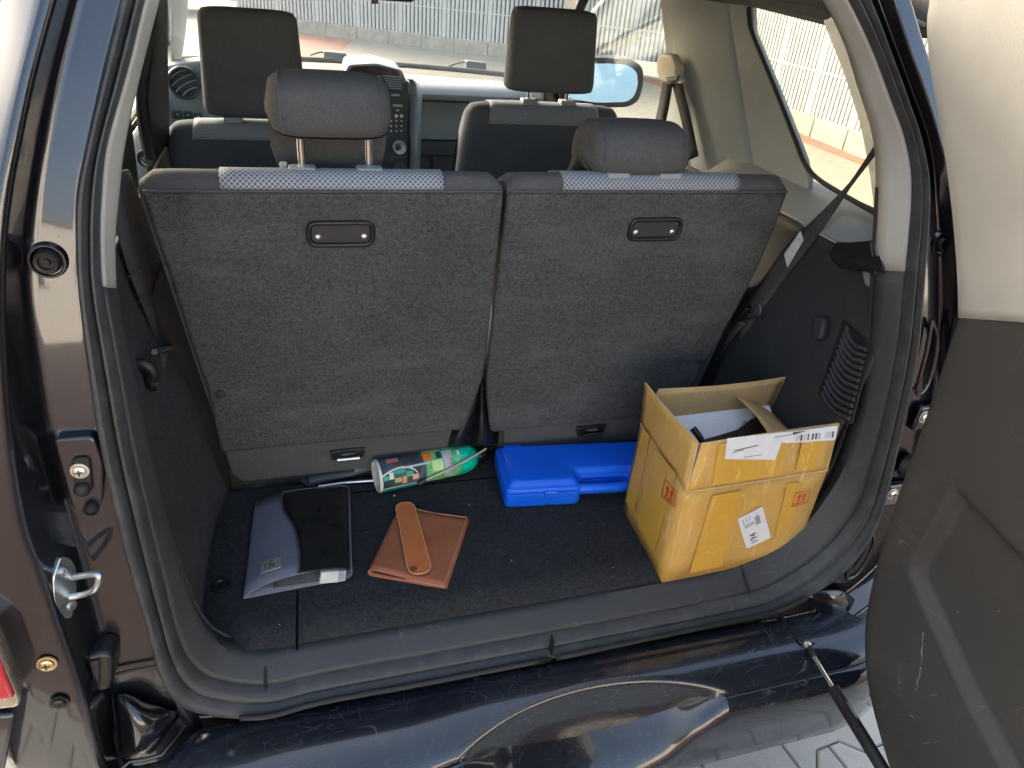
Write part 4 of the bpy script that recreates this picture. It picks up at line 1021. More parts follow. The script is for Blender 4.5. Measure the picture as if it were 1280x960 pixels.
for i, (px, py) in enumerate(((222, 143), (235, 144), (248, 146))):
    o = box("switch", dY((px, py), 2.055), (.026, .012, .026), MT['dash_dark'], dash, bevel=.003)
    box("switch_mark", dY((px, py), 2.047), (.008, .004, .004), plain("green_mark" if i == 1 else "pale_mark", (.1, .6, .25) if i == 1 else (.5, .52, .5), .5), o, bevel=0)
# cowl with the wiper roots
tube("wiper_cowl", cr([atY(p, y) for p, y in (((215, 74), 2.50), ((300, 72), 2.58), ((390, 74.5), 2.63), ((470, 79), 2.66), ((560, 86), 2.62), ((650, 95), 2.56), ((720, 101), 2.48))], 5), .011, MT['gloss_plastic'], CAR, n=8)
for (a, b_, c_) in (((388, 69), (405, 65), (433, 72)), ((558, 84), (583, 77), (608, 84))):
    o = tube("wiper_arm", cr([atY(p, 2.68) for p in (a, ((a[0]+b_[0])/2, (a[1]+b_[1])/2-1), b_)], 4), .004, MT['gloss_plastic'], CAR, n=6)
    prism("wiper_pivot", [atY((b_[0], b_[1]), 2.66), atY((b_[0]+2, b_[1]-1), 2.66), atY((c_[0], c_[1]-5), 2.66), atY((c_[0], c_[1]+6), 2.66), atY((b_[0], b_[1]+9), 2.66)], (0, .05, 0), MT['dash_dark'], o, bevel=.004)
# rear-view mirror hanging from the roof
mp = [atY(p, 1.78) for p in ((469, -22), (518, -20), (519, 1), (513, 3), (469, 0), (465, -6))]
o = prism("rear_view_mirror", roundpoly(mp, .01, 3), (0, .035, 0), MT['gloss_plastic'], CAR, bevel=.006)
prism("mirror_button", [atY(p, 1.775) for p in ((464, -3), (473, -3), (473, 5), (464, 5))], (0, .03, 0), MT['gloss_plastic'], o, bevel=.003)
tube("mirror_stalk", [atY((490, -20), 1.79), atY((492, -60), 1.82)], .012, MT['gloss_plastic'], o, n=8)
# door mirror on the right
ml = [(700, 73), (760, 72), (791, 74), (804, 84), (805, 104), (799, 126), (786, 134), (740, 135), (700, 130)]
mir = prism("door_mirror", [atY((v.x, v.y), 1.90) for v in roundpoly([V((*p, 0)) for p in ml], 8, 4)], (.02, .10, 0), MT['seal_dark'], CAR, bevel=.004, seg=2)
mg = [(706, 80), (760, 79), (785, 81), (795, 89), (796, 104), (790, 119), (780, 126), (742, 127), (706, 122)]
def mtilt(p): return p+V((0, -.004+(p.z-1.26)*.20-.012, 0))
prism("mirror_glass", [mtilt(atY((v.x, v.y), 1.893)) for v in roundpoly([V((*p, 0)) for p in mg], 8, 4)], (0, .004, 0), MT['mirror'], mir, bevel=.001)
prism("mirror_foot", [atY(p, 1.94) for p in ((680, 110), (712, 112), (712, 134), (680, 140))], (0, .05, 0), MT['gloss_plastic'], mir, bevel=.01)

# ------------------------------------------------------------------ tailgate standing open on the right
dd = V((-.03, -1, 0)).normalized(); dn = V((dd.y, -dd.x, 0)); dn = dn if dn.x < 0 else -dn     # along the door / towards the boot
D0 = V((.562, -.05, 0)); DK = dn.dot(D0)
def dp(px, off=0):
    v = ray(*px); t0, t1 = .05, 4.0
    def f(t): p = CAM+v*t; return DK+off+opg(p.z)-dn.dot(p)
    for _ in range(40):
        tm = (t0+t1)/2
        if f(tm) > 0: t1 = tm
        else: t0 = tm
    return CAM+v*t0
edge_b = [(1146, -60), (1151, -20), (1152, 0), (1149, 30), (1153, 80), (1165, 150), (1178, 240), (1186, 330), (1188, 397)]
edge_k = [(1186, 397), (1180, 404), (1160, 470), (1130, 560), (1100, 650), (1081, 720), (1072, 780), (1076, 845), (1090, 905), (1107, 960), (1122, 1005)]
def sz(p): q_ = p-D0; return q_.dot(dd), p.z
eb = [sz(dp(p)) for p in edge_b]; ek = [sz(dp(p)) for p in edge_k]
def edge_rows(ed, per, smax, thick, zlimit=None):
    P_ = cr([V((s_, z_, 0)) for s_, z_ in ed], per)
    return [(p.x, p.y) for p in P_]
def dpt(s_, z_, off=0): return D0+dd*s_+dn*(off+opg(z_))+V((0, 0, z_))
# pale upper trim; the border with the black trim climbs away from the hinge
zb_ = [sz(dp(q_)) for q_ in ((1188, 397), (1215, 398), (1248, 400), (1280, 402))]
def zrise(a):
    s0, z0 = zb_[0]
    for (sa_, za_), (sb_, zc_) in zip(zb_, zb_[1:]):
        if s0+a <= sb_: return za_-z0+(zc_-za_)*max(0, (s0+a-sa_))/(sb_-sa_)
    return min(zb_[-1][1]-z0+(s0+a-zb_[-1][0])*.35, .16)
rows = []
ss = [0, .004, .012, .03, .06, .1, .16, .24, .34, .5, .75, 1.0]
off = [-.035, -.012, -.003, .0, .002, .003, .004, .004, .004, .004, .004, .004]
for s0, z_ in edge_rows(eb, 5, 1.0, .03):
    wz = max(0, min(1, (1.62-z_)/(1.62-eb[-1][1])))**2
    rows.append([dpt(s0+a, z_+zrise(a)*wz, o_) for a, o_ in zip(ss, off)])
TG = loft("tailgate", rows, MT['beige'], CAR, solid=.004, recalc=False)
# black lower trim with its moulded recess
zt0 = ek[0][1]
rec = [(1195, 606), (1141, 702), (1141, 722), (1203, 862), (1290, 1030), (1420, 1030), (1420, 800), (1300, 716)]
recp = [V((*sz(dp(p)), 0)) for p in rec]
def sdist(p, poly):
    ins = False; dmin = 9
    for i in range(len(poly)):
        a, b_ = poly[i], poly[(i+1) % len(poly)]
        e_ = b_-a; t = max(0, min(1, (p-a).dot(e_)/e_.dot(e_))); dmin = min(dmin, (p-a-e_*t).length)
        if (a.y > p.y) != (b_.y > p.y) and p.x < (b_.x-a.x)*(p.y-a.y)/(b_.y-a.y)+a.x: ins = not ins
    return dmin if ins else -dmin
lo = edge_rows(ek, 18, 1, .03)
ss2 = [0, .003, .009, .018, .03, .045]+[.045+.0045*i for i in range(1, 90)]+[.45+.04*i for i in range(1, 7)]
rows = []
for k, (s0, z_) in enumerate(lo):
    row = []
    for a in ss2:
        o_ = -.05+.05*(1-(1-min(1, a/.035))**2.2)**.5 if a < .035 else 0
        zz_ = z_+zrise(a)*max(0, min(1, (z_-.95)/(zt0-.95)))**2
        kk = min(1, k/28.0); o_ += -.004*(1-kk)
        d_ = sdist(V((s0+a, zz_, 0)), recp)
        t = max(0, min(1, (d_+.002)/.019)); o_ -= .017*(t*t*(3-2*t)*.6+.4*t)
        row.append(dpt(s0+a, zz_, o_+.004))
    rows.append(row)
# lower edge rolls away: the rows follow the outline, inner points pulled level
loft("lower_trim", rows, MT['door_plastic'], TG, recalc=False)
scm = plain("pale_scuff", (.22, .21, .20), .8, var=.5, scale=300)
random.seed(11)
for a, b_, wpx in (((1154, 790), (1152, 832), 1.6), ((1151, 834), (1145, 862), 1.8), ((1138, 893), (1143, 898), 2.2), ((1153, 930), (1175, 926), 1.0), ((1164, 869), (1172, 868), 1.0), ((1127, 893), (1138, 894), .8), ((1196, 764), (1198, 766), 2.0), ((1247, 763), (1250, 766), 2.4)):
    ptsA, ptsB = [], []
    for i in range(9):
        t = i/8; x_ = a[0]+(b_[0]-a[0])*t+random.uniform(-1, 1); y_ = a[1]+(b_[1]-a[1])*t+random.uniform(-.6, .6); w_ = wpx*random.uniform(.1, .6)
        dn_ = sdist(V((*sz(dp((x_, y_))), 0)), recp); tt = max(0, min(1, (dn_+.002)/.019)); oo = .0048-.017*(tt*tt*(3-2*tt)*.6+.4*tt)
        ptsA.append(dp((x_-w_, y_-w_*.4), oo)); ptsB.append(dp((x_+w_, y_+w_*.4), oo))
    loft("scuff_mark", [ptsA, ptsB], scm, TG, recalc=False)
# outer shell of the tailgate behind the trims
shell = [dpt(s_, z_, -.05) for s_, z_ in ((eb[0][0]+.03, 1.66), (eb[4][0]+.03, eb[4][1]), (eb[8][0]+.02, 1.2), (ek[5][0]+.03, .72), (ek[6][0]+.04, .60), (ek[7][0]+.06, .57), (1.0, .57), (1.05, 1.2), (.95, 1.66))]
shell = [q_-dn*(opg(q_.z)-opg(1.2))*.0 for q_ in shell]
prism("outer_shell", shell, -dn*.05, MT['paint'], TG, bevel=.012, seg=3)
# hinges and bolts on the right body flange
for a in ((1155, 521), (1115, 617)):
    bolt(a, .0085, MT['steel'], -.012)
    c = op(a, -.004); box("hinge_plate", c+V((.01, 0, 0)), (.06, .012, .05), MT['paint'], CAR, bevel=.004)
lathe("rubber_grommet", op((1131, 581), -.004), V((.3, -1, .1)), [(.022, 0), (.022, .012), (.016, .022), (.012, .026), (.0005, .026)], MT['seal_dark'], CAR, n=24, cap=False)
dimple((1177, 304), .018); stop((1177, 304), .013, .004)
tube("flange_bead", cr([op(p, -.006) for p in ((1165, 400), (1158, 440), (1146, 490), (1160, 480), (1172, 430), (1165, 400))], 5), .0035, MT['paint'], CAR, n=8)
tube("flange_bead", cr([op(p, -.006) for p in ((1088, 660), (1072, 690), (1058, 722), (1076, 712), (1092, 680), (1088, 660))], 5), .004, MT['paint'], CAR, n=8)
cs = [[(1010, 745), (1030, 738), (1052, 738), (1072, 752)], [(1018, 760), (1036, 752), (1055, 752), (1076, 764)], [(1030, 778), (1044, 772), (1060, 772), (1080, 782)], [(1040, 794), (1052, 790), (1066, 790), (1082, 796)]]
patch("corner_pressing", [[op(p, -.012-.012*math.sin(math.pi*i/3)*math.sin(math.pi*j/3)) for j, p in enumerate(r)] for i, r in enumerate(cs)], MT['paint'], CAR, 4, 4, solid=.003)
# gas strut between bumper and tailgate
s0 = atZ((1008, 806), .592); s1 = dp((1104, 962), .02)
s1 = s0+(ray(1104, 962)*((s0-CAM).length/ray(1008, 806).length*.86)+CAM-s0)
kx = .38
mid = s0.lerp(s1, kx)
stt = tube("gas_strut", [mid, mid.lerp(s1, .02), s1, s1+(s1-mid)*.5], [.0085, .0105, .0105, .0105], MT['seal_dark'], CAR, n=16)
tube("strut_rod", [s0, mid], .0036, MT['chrome'], stt, n=12)
lathe("strut_collar", s0.lerp(s1, .06), (s1-s0), [(.0045, -.01), (.0055, 0), (.005, .012)], MT['gloss_plastic'], stt, n=12)
lathe("ball_joint", s0, (0, 0, 1), [(.006, -.004), (.008, .0), (.007, .006), (.0005, .009)], MT['steel'], stt, n=14, cap=False)
prism("strut_label", [mid.lerp(s1, .25)+V((0, -.0, .0109)), mid.lerp(s1, .45)+V((0, 0, .0109)), mid.lerp(s1, .45)+V((.006, .003, .0085)), mid.lerp(s1, .25)+V((.006, .003, .0085))], (0, 0, .0006), plain("grey_print", (.3, .3, .3), .6, var=.6, scale=200), stt, bevel=0)
tube("bumper_gap", [atZ(p, .5945) for p in ((972, 763), (985, 782), (1000, 801), (1012, 808), (1018, 804))], .0022, MT['seal_dark'], CAR, n=6)
# ------------------------------------------------------------------ things in the boot
def txt(name, s, org, ux, uy, size, mat, parent, align='LEFT'):
    cu = bpy.data.curves.new("t", 'FONT'); cu.body = s; cu.size = size; cu.align_x = align; cu.resolution_u = 2
    ob = bpy.data.objects.new("t", cu); COL.objects.link(ob); bpy.context.view_layer.update()
    me0 = bpy.data.meshes.new_from_object(ob.evaluated_get(bpy.context.evaluated_depsgraph_get()))
    vs = [V(org)+V(ux).normalized()*v.co.x+V(uy).normalized()*v.co.y for v in me0.vertices]; fs = [tuple(p.vertices) for p in me0.polygons]
    bpy.data.objects.remove(ob); bpy.data.curves.remove(cu); bpy.data.meshes.remove(me0)
    return mk(name, vs, fs, mat, parent, smooth=False, recalc=False)
def sheet(name, pts, mat, parent, **k):
    return mk(name, pts, [tuple(range(len(pts)))], mat, parent, smooth=False, recalc=False, **k)

# ---- cardboard box with open flaps
def cardboard(name, c1, c2, c3, tape=True):
    t = NT(name); co = t.coord(); n = t.noise(co, 7, 5, .65); f = t.noise(co, 220, 3)
    c = t.mix(t.rng(n, .3, .7), c1, c2)
    st = t.noise(t.coord(scale=(90, 90, 5), rot=(.15, .1, .3)), 1, 4, .6)
    c = t.mix(t.rng(st, .60, .66, 0, .55), c, c3)
    cre = streaks(t, co, [((26, 26, 4), (.06, .1, 0), .012, 12), ((22, 22, 5), (.3, .35, 0), .010, 10), ((5, 26, 26), (0, .1, 0), .010, 9), ((30, 30, 8), (-.4, .2, 0), .010, 14)])
    c = t.mix(t.math('MULTIPLY', cre, .6), c, c3)
    d = t.noise(co, 16, 6, .7); c = t.mix(t.rng(d, .6, .85, 0, .5), c, tuple(x*.55 for x in c1))
    t.col(c); t.set(rough=.55 if tape else .85, spec=.35 if tape else .2, coat=.08 if tape else 0)
    h = t.math('ADD', t.math('MULTIPLY', st, .5), t.math('ADD', t.math('MULTIPLY', cre, .5), t.noise(co, 28, 4, .6)))
    t.bump(h, .35 if tape else .2, .004); return t.m
CB = cardboard("cardboard_taped", (.56, .32, .070), (.64, .39, .12), (.84, .63, .30))
CT = cardboard("amber_packing_tape", (.60, .335, .04), (.65, .375, .07), (.85, .58, .16))
CI = cardboard("cardboard_plain", (.56, .37, .17), (.62, .42, .20), (.70, .50, .28), tape=False)
FL_, BL_, FR_ = V((.257, .047, FZ)), V((.270, .250, FZ)), V((.545, .056, FZ)); BR_ = V((.557, .258, FZ))
TZB = .882
bx0 = V((.405, .155, FZ)); BOX = thing("cardboard_box", "open yellow taped cardboard box with shipping labels and raised flaps", "cardboard box", bx0)
def wallp(name, a, b_, out, mat, bulge=.004, z0=FZ+.002, z1=TZB):
    rows = []
    for i in range(9):
        t = i/8; row = []
        for j in range(7):
            u = j/6; p = a.lerp(b_, t); p.z = z0+(z1-z0)*u
            row.append(p+V(out)*(bulge*math.sin(math.pi*t)*math.sin(math.pi*u)+random.uniform(-.0012, .0012)*(0 < i < 8)))
        rows.append(row)
    return loft(name, rows, mat, BOX, solid=.0035, soff=0, recalc=False)
nF = V(((FR_-FL_).y, -(FR_-FL_).x, 0)).normalized(); nL = V(((FL_-BL_).y, -(FL_-BL_).x, 0)).normalized()
if nF.y > 0: nF = -nF
if nL.x > 0: nL = -nL
wallp("front_panel", FL_, FR_, nF, CB, .006); wallp("side_panel", FL_, BL_, nL, CB, .005); wallp("back_panel", BL_, BR_, -nF, CB); wallp("side_panel", FR_, BR_, -nL, CB, .006)
sheet("bottom_panel", [FL_+V((0, 0, .001)), FR_+V((0, 0, .001)), BR_+V((0, 0, .001)), BL_+V((0, 0, .001))], CI, BOX, solid=.003)
def T(p, z=TZB): return V((p.x, p.y, z))
def flap(name, a, b_, c_, d_, bow, m_in=None):
    """a,b base edge; c,d top edge (c above b)"""
    rows = []; nrm = (b_-a).cross(d_-a).normalized()
    for i in range(13):
        t = i/12; row = []
        for j in range(7):
            u = j/6
            p = a.lerp(b_, t).lerp(d_.lerp(c_, t), u)
            row.append(p+nrm*(bow*math.sin(math.pi*t)*u+random.uniform(-.0005, .0005)*(j > 0)))
        rows.append(row)
    o = loft(name, rows, m_in or CB, BOX, solid=.0035, soff=0, recalc=False)
    tube('cut_edge', [r[-1] for r in rows], .0021, CI, o, n=6); tube('cut_edge', rows[-1], .0021, CI, o, n=6)
    return o
flap("flap", T(FL_), T(FR_), atZ((1048, 530), .966), atZ((877, 555), .968), -.002)
flap("flap", T(BL_), T(FL_), atZ((876, 554), .9665)+V((-.004, .003, 0)), atZ((807, 479), .972), .003)
flap("flap", T(BL_), T(BR_)+V((.004, 0, 0)), atZ((981, 472), .955), atZ((823, 487), .958), .008, CI)
flap("flap", T(FR_), T(BR_), V((.462, .240, .930)), V((.452, .112, .928)), .004, CI)
# fold line along the top of the walls: dented pale crease
tube("fold_crease", [T(FL_)+nF*.002, T(FL_).lerp(T(FR_), .5)+nF*.0025+V((0, 0, -.0006)), T(FR_)+nF*.002], .0018, CI, BOX, n=6)
tube("fold_crease", [T(BL_)+nL*.002, T(FL_)+nL*.002], .0016, CI, BOX, n=6)
dF, dL = nF.dot(FL_), nL.dot(FL_)
def fF(px, o=.0085): return onpl(px, nF, dF+o)
def fFlap(px, o=.0035):
    a, b_, c_ = T(FL_), T(FR_), atZ((877, 555), .968); n_ = (b_-a).cross(c_-a).normalized()
    if n_.y > 0: n_ = -n_
    return onpl(px, n_, n_.dot(a)+o)
def fL(px, o=.0075): return onpl(px, nL, dL+o)
# amber tape strips on the front, the front flap and the left side
for q in ([(890, 620), (928, 613), (902, 708), (862, 716)], [(984, 605), (1002, 602), (990, 660), (968, 672)]):
    sheet("tape_strip", [fF(p, .0078) for p in q], CT, BOX, solid=.0004)
for q in ([(899, 555), (985, 549), (977, 594), (890, 607)], [(1004, 547), (1030, 544), (1020, 586), (994, 590)]):
    sheet("tape_strip", [fFlap(p, .003) for p in q], CT, BOX, solid=.0004)
for q in ([(818, 560), (845, 592), (818, 690), (797, 655)], [(803, 534), (812, 545), (793, 640), (782, 626)]):
    sheet("tape_strip", [fL(p, .0068) for p in q], CT, BOX, solid=.0004)
PAPER = plain("white_paper_label", (.74, .75, .77), .55, var=.05, scale=60); INK = plain("dark_print", (.05, .05, .055), .7); GREY = plain("grey_print", (.33, .33, .34), .7); REDP = plain("red_print", (.55, .045, .01), .7)
# torn shipping label round the top of the front flap, with its barcode
lb = sheet("shipping_label", [fFlap(p, .0042) for p in ((906, 574), (909, 548), (1000, 538), (1047, 532), (1044, 550), (984, 554), (977, 553), (969, 575))], PAPER, BOX)
random.seed(3)
x = 996.0
while x < 1043:
    w_ = random.choice((.8, 1.0, 1.6, 2.2)); t0 = (x-996)/47
    y0 = 544-5.0*t0
    if not (1011 < x < 1014 or 1025 < x < 1028):
        sheet("barcode_bar", [fFlap(p, .0047) for p in ((x, y0), (x+w_, y0-.1*w_), (x+w_-1, y0+7.5), (x-1, y0+7.7))], GREY if w_ < 1.2 else INK, lb)
    x += w_+random.choice((.9, 1.3, 1.9))
for k, (a, b_, m_) in enumerate((((918, 563), (948, 556), INK), ((915, 565.5), (930, 562), GREY), ((930, 571), (952, 568), GREY), ((968, 546.5), (990, 542.5), GREY))):
    sheet("print_line", [fFlap(a, .0047), fFlap(b_, .0047), fFlap((b_[0], b_[1]+1.1), .0047), fFlap((a[0], a[1]+1.1), .0047)], m_, lb)
sheet("print_block", [fFlap(p, .0047) for p in ((991, 540.5), (1009, 538.2), (991, 544))], INK, lb)
# address label with the number
qd = [(922, 649), (953, 633), (964, 672), (933, 686)]
lp_ = [fF(p, .0088) for p in qd]
lb = sheet("number_label", roundpoly(lp_, .004, 3), PAPER, BOX)
e1 = (lp_[0]-lp_[3]).normalized(); e2 = (lp_[1]-lp_[0]).normalized()
# reading direction runs up the label, letter tops point to its left edge
o_ = fF((938, 682), .0094)
txt("number", "194", fF((948.5, 677.0), .0094), e1, -e2, .021, INK, lb)
for k in range(3):
    sheet("print_line", [lp_[0]+e2*(.008+.006*k)-e1*(.008)+nF*.0005, lp_[0]+e2*(.0095+.006*k)-e1*(.008)+nF*.0005, lp_[0]+e2*(.0095+.006*k)-e1*(.022-.002*k)+nF*.0005, lp_[0]+e2*(.008+.006*k)-e1*(.022-.002*k)+nF*.0005], GREY, lb)
for k in range(4):
    sheet("print_line", [lp_[0]+e2*(.009+.005*k)-e1*(.025)+nF*.0005, lp_[0]+e2*(.012+.005*k)-e1*(.025)+nF*.0005, lp_[0]+e2*(.012+.005*k)-e1*(.034)+nF*.0005, lp_[0]+e2*(.009+.005*k)-e1*(.034)+nF*.0005], GREY, lb)
for k in range(12):
    sheet("barcode_bar", [lp_[1]-e2*.010-e1*(.016+.002*k)+nF*.0005, lp_[1]-e2*.020-e1*(.016+.002*k)+nF*.0005, lp_[1]-e2*.020-e1*(.0172+.002*k)+nF*.0005, lp_[1]-e2*.010-e1*(.0172+.002*k)+nF*.0005], GREY, lb)
# red "this way up" marks
def upmark(fn, quad, off):
    A, B, C_, D = [fn(p, off) for p in quad]     # bl, br, tr, tl
    def uv(u, v): return A.lerp(B, u).lerp(D.lerp(C_, u), v)
    root = None
    def bar(u0, v0, u1, v1, nm="this_way_up_mark"):
        nonlocal root
        o = sheet(nm, [uv(u0, v0), uv(u1, v0), uv(u1, v1), uv(u0, v1)], REDP, BOX); return o
    bar(0, 0, 1, .05); bar(0, .95, 1, 1); bar(0, .05, .05, .95); bar(.95, .05, 1, .95); bar(.18, .12, .82, .19)
    for c in (.34, .66):
        bar(c-.05, .25, c+.05, .6)
        sheet("this_way_up_mark", [uv(c-.14, .58), uv(c+.14, .58), uv(c, .86)], REDP, BOX)
upmark(fL, [(826, 621), (843, 634), (846, 615), (831, 598)], .0086)
upmark(fF, [(989, 634), (1009, 629), (1014, 612), (995, 616)], .0092)
# contents
foam = NT("white_foam"); co = foam.coord(); v = foam.n("TexVoronoi"); foam.l(co, v.inputs["Vector"]); v.inputs["Scale"].default_value = 220
foam.col(foam.mix(foam.rng(v.outputs["Distance"], .1, .5), (.88, .89, .90), (.78, .8, .82))); foam.set(rough=.8); foam.bump(v.outputs["Distance"], .4, .001)
tag(prism("foam_sheet", [V((.276, .150, .832)), V((.548, .155, .834)), V((.552, .250, .898)), V((.277, .243, .896))], (0, .012, -.014), foam.m, None, bevel=.004), "white foam packing sheet lying inside the open cardboard box", "foam sheet")
bk = [atZ(p, .893) for p in ((878, 549), (900, 543), (920, 537), (930, 530), (938, 524), (944, 518), (966, 541), (940, 552), (880, 556))]
brk = thing("plastic_bracket", "black plastic bracket with slots resting on the foam in the box", "bracket", (bk[0].x, bk[0].y, .87))
prism("plate", bk, (0, 0, -.008), MT['gloss_plastic'], brk, bevel=.002)
tube("prong", [atZ((866, 535), .912), atZ((872, 543), .904), atZ((878, 552), .893)], [.0065, .0065, .006], MT['gloss_plastic'], brk, n=8)
for px in ((930, 529), (942, 521)):
    c = atZ(px, .8945); box("slot_tab", c, (.012, .006, .006), MT['greytrim'], brk, (V((.8, .6, 0)), V((-.6, .8, 0)), V((0, 0, 1))), bevel=.001)

# ---- blue plastic tool case
BLUE = NT("blue_case_plastic"); co = BLUE.coord(); n = BLUE.noise(co, 500, 2); g = BLUE.noise(co, 12, 5, .7)
BLUE.col(BLUE.mix(BLUE.rng(g, .35, .8, 0, .5), (.002, .12, .84), (.012, .17, .88))); BLUE.set(rough=BLUE.rng(g, .3, .7, .34, .5), spec=.45); BLUE.bump(n, .12, .0006)
c0 = V((.026, .293, FZ+.001)); ang_ = rad(-6); CU = V((math.cos(ang_), math.sin(ang_), 0)); CV = V((-math.sin(ang_), math.cos(ang_), 0))
CASE = thing("tool_case", "bright blue plastic tool case with moulded handle against the seats", "tool case", c0)
def cp_(u, v, z): return c0+CU*u+CV*v+V((0, 0, z))
out = [(0, 0), (.158, 0), (.158, .036), (.265, .036), (.265, .010), (.345, .010), (.345, .146), (0, .146)]
def ins(pts, d):
    cxm, cym = .175, .075
    return [(u+(d if u < .005 else (-d if u in (.158, .345) else (d if u == .265 else 0))), v+(d if v in (0, .036, .010) else -d)) for u, v in pts]
def capo(pts, z, r): return roundpoly([cp_(u, v, z) for u, v in pts], r, 4)
def stack(name, levels, par, mat=None):
    rows = [capo(ins(out, d), z, .012) for d, z in levels]
    nc = len(rows[0]); vs = [p for r in rows for p in r]; fs = gridfaces(len(rows), nc, cv=True)
    fs.append(tuple(range(nc))[::-1]); fs.append(tuple((len(rows)-1)*nc+j for j in range(nc)))
    return mk(name, vs, fs, mat or BLUE.m, par, bevel=.0015)
stack("base", [(.006, 0), (.002, .004), (.0, .010), (.0, .036)], CASE)
ld = stack("lid", [(.0, .0375), (.0, .044), (.002, .048), (.007, .050), (.010, .056), (.014, .060), (.020, .061)], CASE)
hd = tube("handle", cr([cp_(.150, .012, .036), cp_(.165, .010, .036), (cp_(.21, .009, .036)), cp_(.255, .011, .036), cp_(.275, .016, .036)], 4), .0095, BLUE.m, CASE, n=12, flat=1.25)
lt = box("latch", cp_(.092, -.0015, .036), (.026, .005, .016), BLUE.m, CASE, (CU, CV, V((0, 0, 1))), bevel=.0015)
box("latch_lip", cp_(.092, -.004, .042), (.026, .004, .003), plain("blue_reflection_tone", (.05, .25, .8), .25), lt, (CU, CV, V((0, 0, 1))), bevel=.001)  # paler blue lip paints in the light reflected by the latch
for (u, v) in ((.20, .09), (.225, .083)):
    box("moulded_mark", cp_(u, v, .0612), (.006, .0016, .0008), BLUE.m, ld, (CU, CV, V((0, 0, 1))), bevel=0)
for k in range(3): box("moulded_bar", cp_(.035, .132-.006*k, .0612), (.03+.008*(k == 0), .0018, .0009), BLUE.m, ld, (CU, CV, V((0, 0, 1))), bevel=0)

# ---- green and black spray can lying on the floor
c0 = V((-.213, .402, FZ+.0345)); c1 = V((.018, .438, FZ+.0345)); ca = (c1-c0).normalized(); R_ = .0335
CAN = thing("spray_can", "green and black tyre repair spray can lying on the boot floor", "spray can", (c0.x, c0.y, FZ))
def canmat():
    t = NT("can_print"); geo = t.n("NewGeometry"); 
    vd = t.n("VectorMath", operation='DOT_PRODUCT'); sb = t.n("VectorMath", operation='SUBTRACT'); t.l(t.coord(), sb.inputs[0]); sb.inputs[1].default_value = tuple(c0-V((c0.x, c0.y, FZ)))
    t.l(sb.outputs[0], vd.inputs[0]); vd.inputs[1].default_value = tuple(ca); h = vd.outputs["Value"]
    co = t.coord(); n = t.noise(co, 18, 3, .55, .4)
    c = t.mix(t.rng(n, .42, .6), (.05, .065, .08), (.12, .15, .18))
    c = t.mix(t.rng(h, .092, .098), c, t.mix(t.rng(n, .42, .56), (.03, .50, .25), (.34, .66, .20)))
    c = t.mix(t.rng(h, .150, .175), c, (.0, .50, .31))
    t.col(c); t.set(rough=.25, spec=.5, coat=.5, metal=.15); return t.m
lathe("can_body", c0, ca, [(.030, .0), (R_, .001), (R_, .004), (R_-.001, .006), (R_-.001, .172)], canmat(), CAN, n=48, cap=False)
lathe("bottom_rim", c0, ca, [(.0005, .006), (.026, .004), (.030, -.001), (.0325, -.003), (.0345, -.001), (.0345, .003)], plain("grey_white_can_base", (.62, .62, .58), .5, var=.15, scale=60), CAN, n=40, cap=False)
lathe("shoulder", c0, ca, [(R_-.001, .172), (R_-.0015, .184), (R_-.005, .199), (R_-.012, .210), (R_-.020, .216), (.010, .218)], plain("green_can_paint", (.0, .50, .31), .25, coat=.5), CAN, n=48, cap=False)
lathe("nozzle", c0, ca, [(.011, .217), (.012, .224), (.009, .226), (.009, .236), (.007, .238), (.0005, .238)], MT['gloss_plastic'], CAN, n=20, cap=False)
def canpt(h_, th):  # th: angle round the can, 0 = towards the camera side, up positive
    x_ = ca.cross(V((0, 0, 1))).normalized(); z_ = V((0, 0, 1))
    return c0+ca*h_+(x_*math.cos(th)+z_*math.sin(th))*(R_+.0004)
def candec(name, h0, h1, t0, t1, m_):
    rows = [[canpt(h0+(h1-h0)*i/3, t0+(t1-t0)*j/8) for j in range(9)] for i in range(4)]
    return loft(name, rows, m_, CAN, recalc=False)
WHT = plain("can_white_print", (.68, .70, .68), .35); ORG = plain("can_orange_print", (.75, .22, .03), .35)
GRN = plain("can_green_print", (.0, .40, .24), .35); SAL = plain("can_salmon_print", (.80, .36, .22), .35); LIM = plain("can_lime_print", (.42, .50, .16), .35); DRK = plain("can_dark_print", (.04, .05, .06), .35); SIL = plain("can_sheen_tone", (.55, .60, .60), .3)
candec("orange_panel", .092, .110, 1.0, 1.62, ORG); candec("grey_panel", .133, .153, -.25, 1.45, plain("can_grey_print", (.42, .45, .45), .35)); candec("dark_panel", .120, .131, 1.0, 1.5, DRK)
candec("red_badge", .018, .042, 1.35, 1.7, plain("can_red_print", (.72, .20, .17), .35))
candec("green_panel", .005, .016, .30, .55, GRN); candec("green_panel", .028, .05, .58, .80, GRN); candec("green_panel", .052, .066, .28, .62, GRN); candec("green_panel", .0, .088, -1.2, -.42, GRN)
candec("white_panel", .017, .026, .32, .72, WHT); candec("salmon_panel", .043, .052, -.12, .36, SAL); candec("salmon_panel", .064, .076, .02, .36, SAL); candec("lime_panel", .027, .041, .04, .34, LIM)
candec("sheen_band", .05, .104, .80, .92, SIL); candec("white_band", .0, .078, -.36, -.27, WHT); candec("lime_panel", .107, .131, .25, .95, plain("can_pale_lime", (.45, .72, .32), .35)); candec("white_panel", .165, .170, .95, 1.3, WHT)  # pale band along the can is its sheen, put into the colour
arc = cr([V((h_, th, 0)) for h_, th in ((.0, .55), (.018, .78), (.036, .90), (.052, .88), (.066, .72), (.074, .45), (.078, .1))], 4)
loft("white_band", [[canpt(q_.x, q_.y-.05) for q_ in arc], [canpt(q_.x, q_.y+.05) for q_ in arc]], WHT, CAN, recalc=False)
xh = ca.cross(V((0, 0, 1))).normalized()
